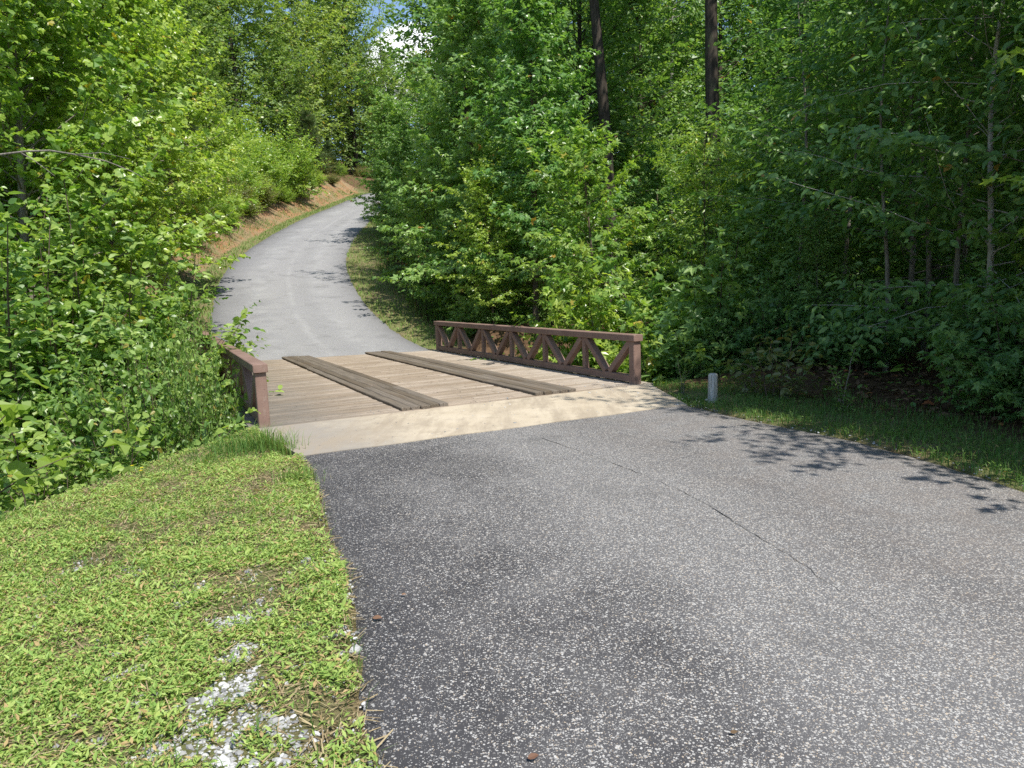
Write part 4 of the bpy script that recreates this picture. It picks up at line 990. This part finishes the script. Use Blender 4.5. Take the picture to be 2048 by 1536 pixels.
# undergrowth that hides the floor of the gully and the wood
def under_zone(x, y):
    t, w = to_tw(x, y); tb = near_edge(w); off, _ = poly_dist(x, y, CF)
    gul = (w < -.3) & (t > tb + .3) & (t < 16) & (w > -16) & (off < -(RW / 2 + 1.0)) | (w < -.3) & (t > tb + .3) & (t < 9.0) & (w > -16)
    drr, _ = poly_dist(x, y, NR); rgt = (w > 5.7) & (t > -9) & (drr < -2.2) & (t < 14) & (w < 22) & ((t < 8.6) | (off > RW / 2 + 1.8))
    return gul | rgt
x, y = scatter(under_zone, 70000, (-24, 22, 1, 34), rng); k = rng.random(len(x)) < .6 + .5 * vnoise(x, y, 1.3, 60)
L_ = Leaves(); add_leaves(L_, x[k], y[k], np.where(x[k] > 3, .45, .75), .11, rng, .3); tag(link('undergrowth', L_.mesh('undergrowth', 'ovate', M['leaf_mid'], rng)), 'low leafy ground cover under the shrubs on both sides of the bridge', 'undergrowth', kind='stuff')
# leaf litter on the wood floor and below the clay bank
def litter_zone(x, y):
    dr, _ = poly_dist(x, y, NR); t, w = to_tw(x, y); return (dr < -1.9) & (dr > -8) & (t < 2.5) & (x > 4.4)
x, y = scatter(litter_zone, 15000, (2.5, 12, -1, 14), rng); L_ = Leaves(); add_leaves(L_, x, y, .02, .085, rng, .1)
tag(link('leaf_litter', L_.mesh('leaf_litter', 'ovate', M['dead_leaf'], rng)), 'brown fallen leaves covering the wood floor right of the near road', 'leaf litter', kind='stuff')
x, y = scatter(far_zone(.9, 3.4, -1), 9000, (-22, 0, 22, 78), rng); L_ = Leaves(); add_leaves(L_, x, y, .02, .10, rng, .1)
tag(link('leaf_litter', L_.mesh('leaf_litter', 'ovate', M['dead_leaf'], rng)), 'brown leaves lying on the orange clay bank', 'leaf litter', kind='stuff')

# gravel stones
ph = (1 + 5 ** .5) / 2
ICO = np.array([(-1, ph, 0), (1, ph, 0), (-1, -ph, 0), (1, -ph, 0), (0, -1, ph), (0, 1, ph), (0, -1, -ph), (0, 1, -ph), (ph, 0, -1), (ph, 0, 1), (-ph, 0, -1), (-ph, 0, 1)]) / 1.9
ICF = np.array([(0, 11, 5), (0, 5, 1), (0, 1, 7), (0, 7, 10), (0, 10, 11), (1, 5, 9), (5, 11, 4), (11, 10, 2), (10, 7, 6), (7, 1, 8), (3, 9, 4), (3, 4, 2), (3, 2, 6), (3, 6, 8), (3, 8, 9), (4, 9, 5), (2, 4, 11), (6, 2, 10), (8, 6, 7), (9, 8, 1)])
def stones(name, x, y, size, label, rng, mat='gravel', z=None):
    n = len(x); z = terrain(x, y) if z is None else np.full(n, z)
    V = ICO[None] * (1 + rng.normal(size=(n, 12, 1)) * .22); sc = rng.uniform(.6, 1.2, (n, 1, 3)); sc[:, :, 2] *= .6; V = V * sc
    a = rng.uniform(0, 6.28, n); c, s_ = np.cos(a)[:, None], np.sin(a)[:, None]
    V = np.stack([V[..., 0] * c - V[..., 1] * s_, V[..., 0] * s_ + V[..., 1] * c, V[..., 2]], -1) * (size * rng.lognormal(0, .4, n))[:, None, None] / 2.0
    V = V + np.stack([x, y, z + size * .12], 1)[:, None]
    F_ = (np.arange(n)[:, None, None] * 12 + ICF[None]).reshape(-1, 3)
    return tag(link(name, mesh_np(name, V.reshape(-1, 3), F_, M[mat], np.repeat(rng.random(n), 20))), label, 'gravel', kind='stuff')
x, y = scatter(lawn_zone, 60000, (-2.6, -.2, 1.2, 4.2), rng); k = rng.random(len(x)) < np.clip(gravel_mask(x, y) * 1.0 - .05, 0.006, .75); x, y = x[k], y[k]; stones('gravel', x, y, np.where(rng.random(len(x)) < .07, .026, .0125), 'grey white crushed stone showing through the lawn', rng)
def edge_zone(x, y):
    dl, _ = poly_dist(x, y, NL); dr, _ = poly_dist(x, y, NR); t, w = to_tw(x, y); return ((np.abs(dl) < .05) | ((dr < .04) & (dr > -.22))) & (t < -1.9)
x, y = scatter(edge_zone, 22000, (-2.5, 4.2, -1, 9), rng); k = rng.random(len(x)) < .35; stones('edge_gravel', x[k], y[k], .014, 'small loose stones along the ragged edges of the near road', rng)
x = rng.uniform(-2, 3, 1500); y = rng.uniform(6.5, 11.5, 1500); t, w = to_tw(x, y); k = (t > -2) & (t < .6) & (w > .15) & (w < 5.2) & (rng.random(1500) < .25 + .6 * (w > 4.2)); stones('pebbles', x[k], y[k], .013, 'small pebbles scattered on the concrete apron', rng, z=0.0)

# fallen leaves on the near road, each its own thing
for (u, v, s_, lab) in ((756, 1237, .05, 'curled brown fallen leaf on the dark asphalt beside the lawn'), (1468, 1467, .026, 'tiny orange fallen leaf near the bottom of the road'), (1068, 1520, .04, 'reddish fallen leaf at the bottom edge of the road'),
                        (808, 1191, .025, 'tiny tan leaf scrap on the asphalt near the lawn'), (1604, 853, .07, 'brown fallen leaf on the shaded edge of the right verge'), (436, 1283, .05, 'tan fallen leaf lying by the gravel in the lawn')):
    p = ground_pt(u, v); L_ = Leaves(); rr = np.random.default_rng(int(u)); a_ = rr.uniform(-.6, .6); z0 = 0.0 if u != 436 else float(terrain(p[0], p[1])) + .03
    L_.add(np.array([[-s_ / 2, 0, .006]]), np.array([[math.cos(a_), math.sin(a_), .12]]), np.array([[.1, -.35, 1.0]]), np.array([s_]))
    tag(link('fallen_leaf', L_.mesh('fallen_leaf', 'ovate', M['dead_leaf'], rr), loc=(p[0], p[1], z0)), lab, 'leaf')
# yellow wildflower at the lawn edge
p = ground_pt(285, 962); L_ = Leaves(); rr = np.random.default_rng(2); n = 26
a_ = np.arange(n) * 2.4; cl = np.repeat(rr.normal(size=(3, 3)) * (.05, .05, .012), 9, 0)[:n]
L_.add(cl + (0, 0, .10), np.stack([np.cos(a_), np.sin(a_), .3 + 0 * a_], 1), np.tile([0, 0, 1.0], (n, 1)), np.full(n, .02))
fo = empty('wildflower', (p[0], p[1], float(terrain(p[0], p[1])))); tag(fo, 'small yellow wildflower at the lawn edge by the concrete wall', 'flower')
link('petals', L_.mesh('petals', 'simple', M['flower'], rr), fo)
mb = MB()
for c in (cl[0], cl[9], cl[18]): mb.tube([(0, 0, -.01), c * .5 + (0, 0, .05), c + (0, 0, .10)], [.002, .002, .0015], 4)
link('stem', mb.mesh('stem', M['grass_green'], rnd=True), fo)

# ------------------------------------------------------------------ light, sky, camera
SUN_EL = math.radians(57); SD = np.array([.60, -.80]); SD /= np.linalg.norm(SD)
sv = np.array([SD[0] * math.cos(SUN_EL), SD[1] * math.cos(SUN_EL), math.sin(SUN_EL)])
from mathutils import Vector, Matrix
sun = bpy.data.lights.new('sun', 'SUN'); sun.energy = 5.0; sun.angle = math.radians(.53); sun.color = (1.0, .955, .88)
so = bpy.data.objects.new('sun', sun); COL.objects.link(so); so.rotation_euler = Vector(-sv).to_track_quat('-Z', 'Y').to_euler(); so.location = (20, -20, 40)

wld = bpy.data.worlds.new('World'); scene.world = wld; wld.use_nodes = True; nt = wld.node_tree
bg = nt.nodes['Background']; sky = nt.nodes.new('ShaderNodeTexSky'); sky.sky_type = 'NISHITA'; sky.sun_disc = False
sky.sun_elevation = SUN_EL; sky.sun_rotation = math.atan2(SD[0], SD[1]); sky.air_density = 1.0; sky.dust_density = .6; sky.ozone_density = 2.0
tc = nt.nodes.new('ShaderNodeTexCoord'); mp = nt.nodes.new('ShaderNodeMapping'); mp.inputs['Scale'].default_value = (1, 1, 1.6); mp.inputs['Location'].default_value = (.2, .1, 0)
nt.links.new(tc.outputs['Generated'], mp.inputs[0])
cn = nt.nodes.new('ShaderNodeTexNoise'); cn.inputs['Scale'].default_value = 2.6; cn.inputs['Detail'].default_value = 7; cn.inputs['Roughness'].default_value = .55; nt.links.new(mp.outputs[0], cn.inputs['Vector'])
# a cumulus bank stands beyond the end of the road
cd = ray(815, 150); cd = cd / np.linalg.norm(cd)
dt = nt.nodes.new('ShaderNodeVectorMath'); dt.operation = 'DOT_PRODUCT'; nt.links.new(tc.outputs['Generated'], dt.inputs[0]); dt.inputs[1].default_value = tuple(cd)
mr = nt.nodes.new('ShaderNodeMapRange'); nt.links.new(dt.outputs['Value'], mr.inputs[0]); mr.inputs[1].default_value = .9974; mr.inputs[2].default_value = .9995; mr.inputs[3].default_value = 0; mr.inputs[4].default_value = .33
ad = nt.nodes.new('ShaderNodeMath'); ad.operation = 'ADD'; nt.links.new(cn.outputs['Fac'], ad.inputs[0]); nt.links.new(mr.outputs[0], ad.inputs[1])
rp = nt.nodes.new('ShaderNodeMapRange'); nt.links.new(ad.outputs[0], rp.inputs[0]); rp.inputs[1].default_value = .66; rp.inputs[2].default_value = .72
mx = nt.nodes.new('ShaderNodeMix'); mx.data_type = 'RGBA'; nt.links.new(rp.outputs[0], mx.inputs[0]); nt.links.new(sky.outputs[0], mx.inputs[6]); mx.inputs[7].default_value = (7.6, 7.8, 8.1, 1)
nt.links.new(mx.outputs[2], bg.inputs['Color']); bg.inputs['Strength'].default_value = .15

cam = bpy.data.cameras.new('camera'); co = bpy.data.objects.new('camera', cam); COL.objects.link(co)
cr, sr_ = math.cos(ROLL), math.sin(ROLL)
right = cr * RT + sr_ * DN; up = sr_ * RT - cr * DN; back = -FW
co.matrix_world = Matrix(((right[0], up[0], back[0], 0), (right[1], up[1], back[1], 0), (right[2], up[2], back[2], EYE), (0, 0, 0, 1)))
cam.sensor_width = 36; cam.sensor_fit = 'HORIZONTAL'; cam.lens = 36 * F / 2048; cam.clip_end = 2000; cam.clip_start = .05
scene.camera = co
vs = scene.view_settings; vs.view_transform = 'Standard'; vs.look = 'None'; vs.exposure = .5; vs.gamma = 1; vs.use_curve_mapping = False
scene.cycles.use_denoising = False
scene.render.resolution_x = 1024; scene.render.resolution_y = 768
cy = scene.cycles; cy.max_bounces = 6; cy.diffuse_bounces = 3; cy.glossy_bounces = 2; cy.transmission_bounces = 3; cy.transparent_max_bounces = 4
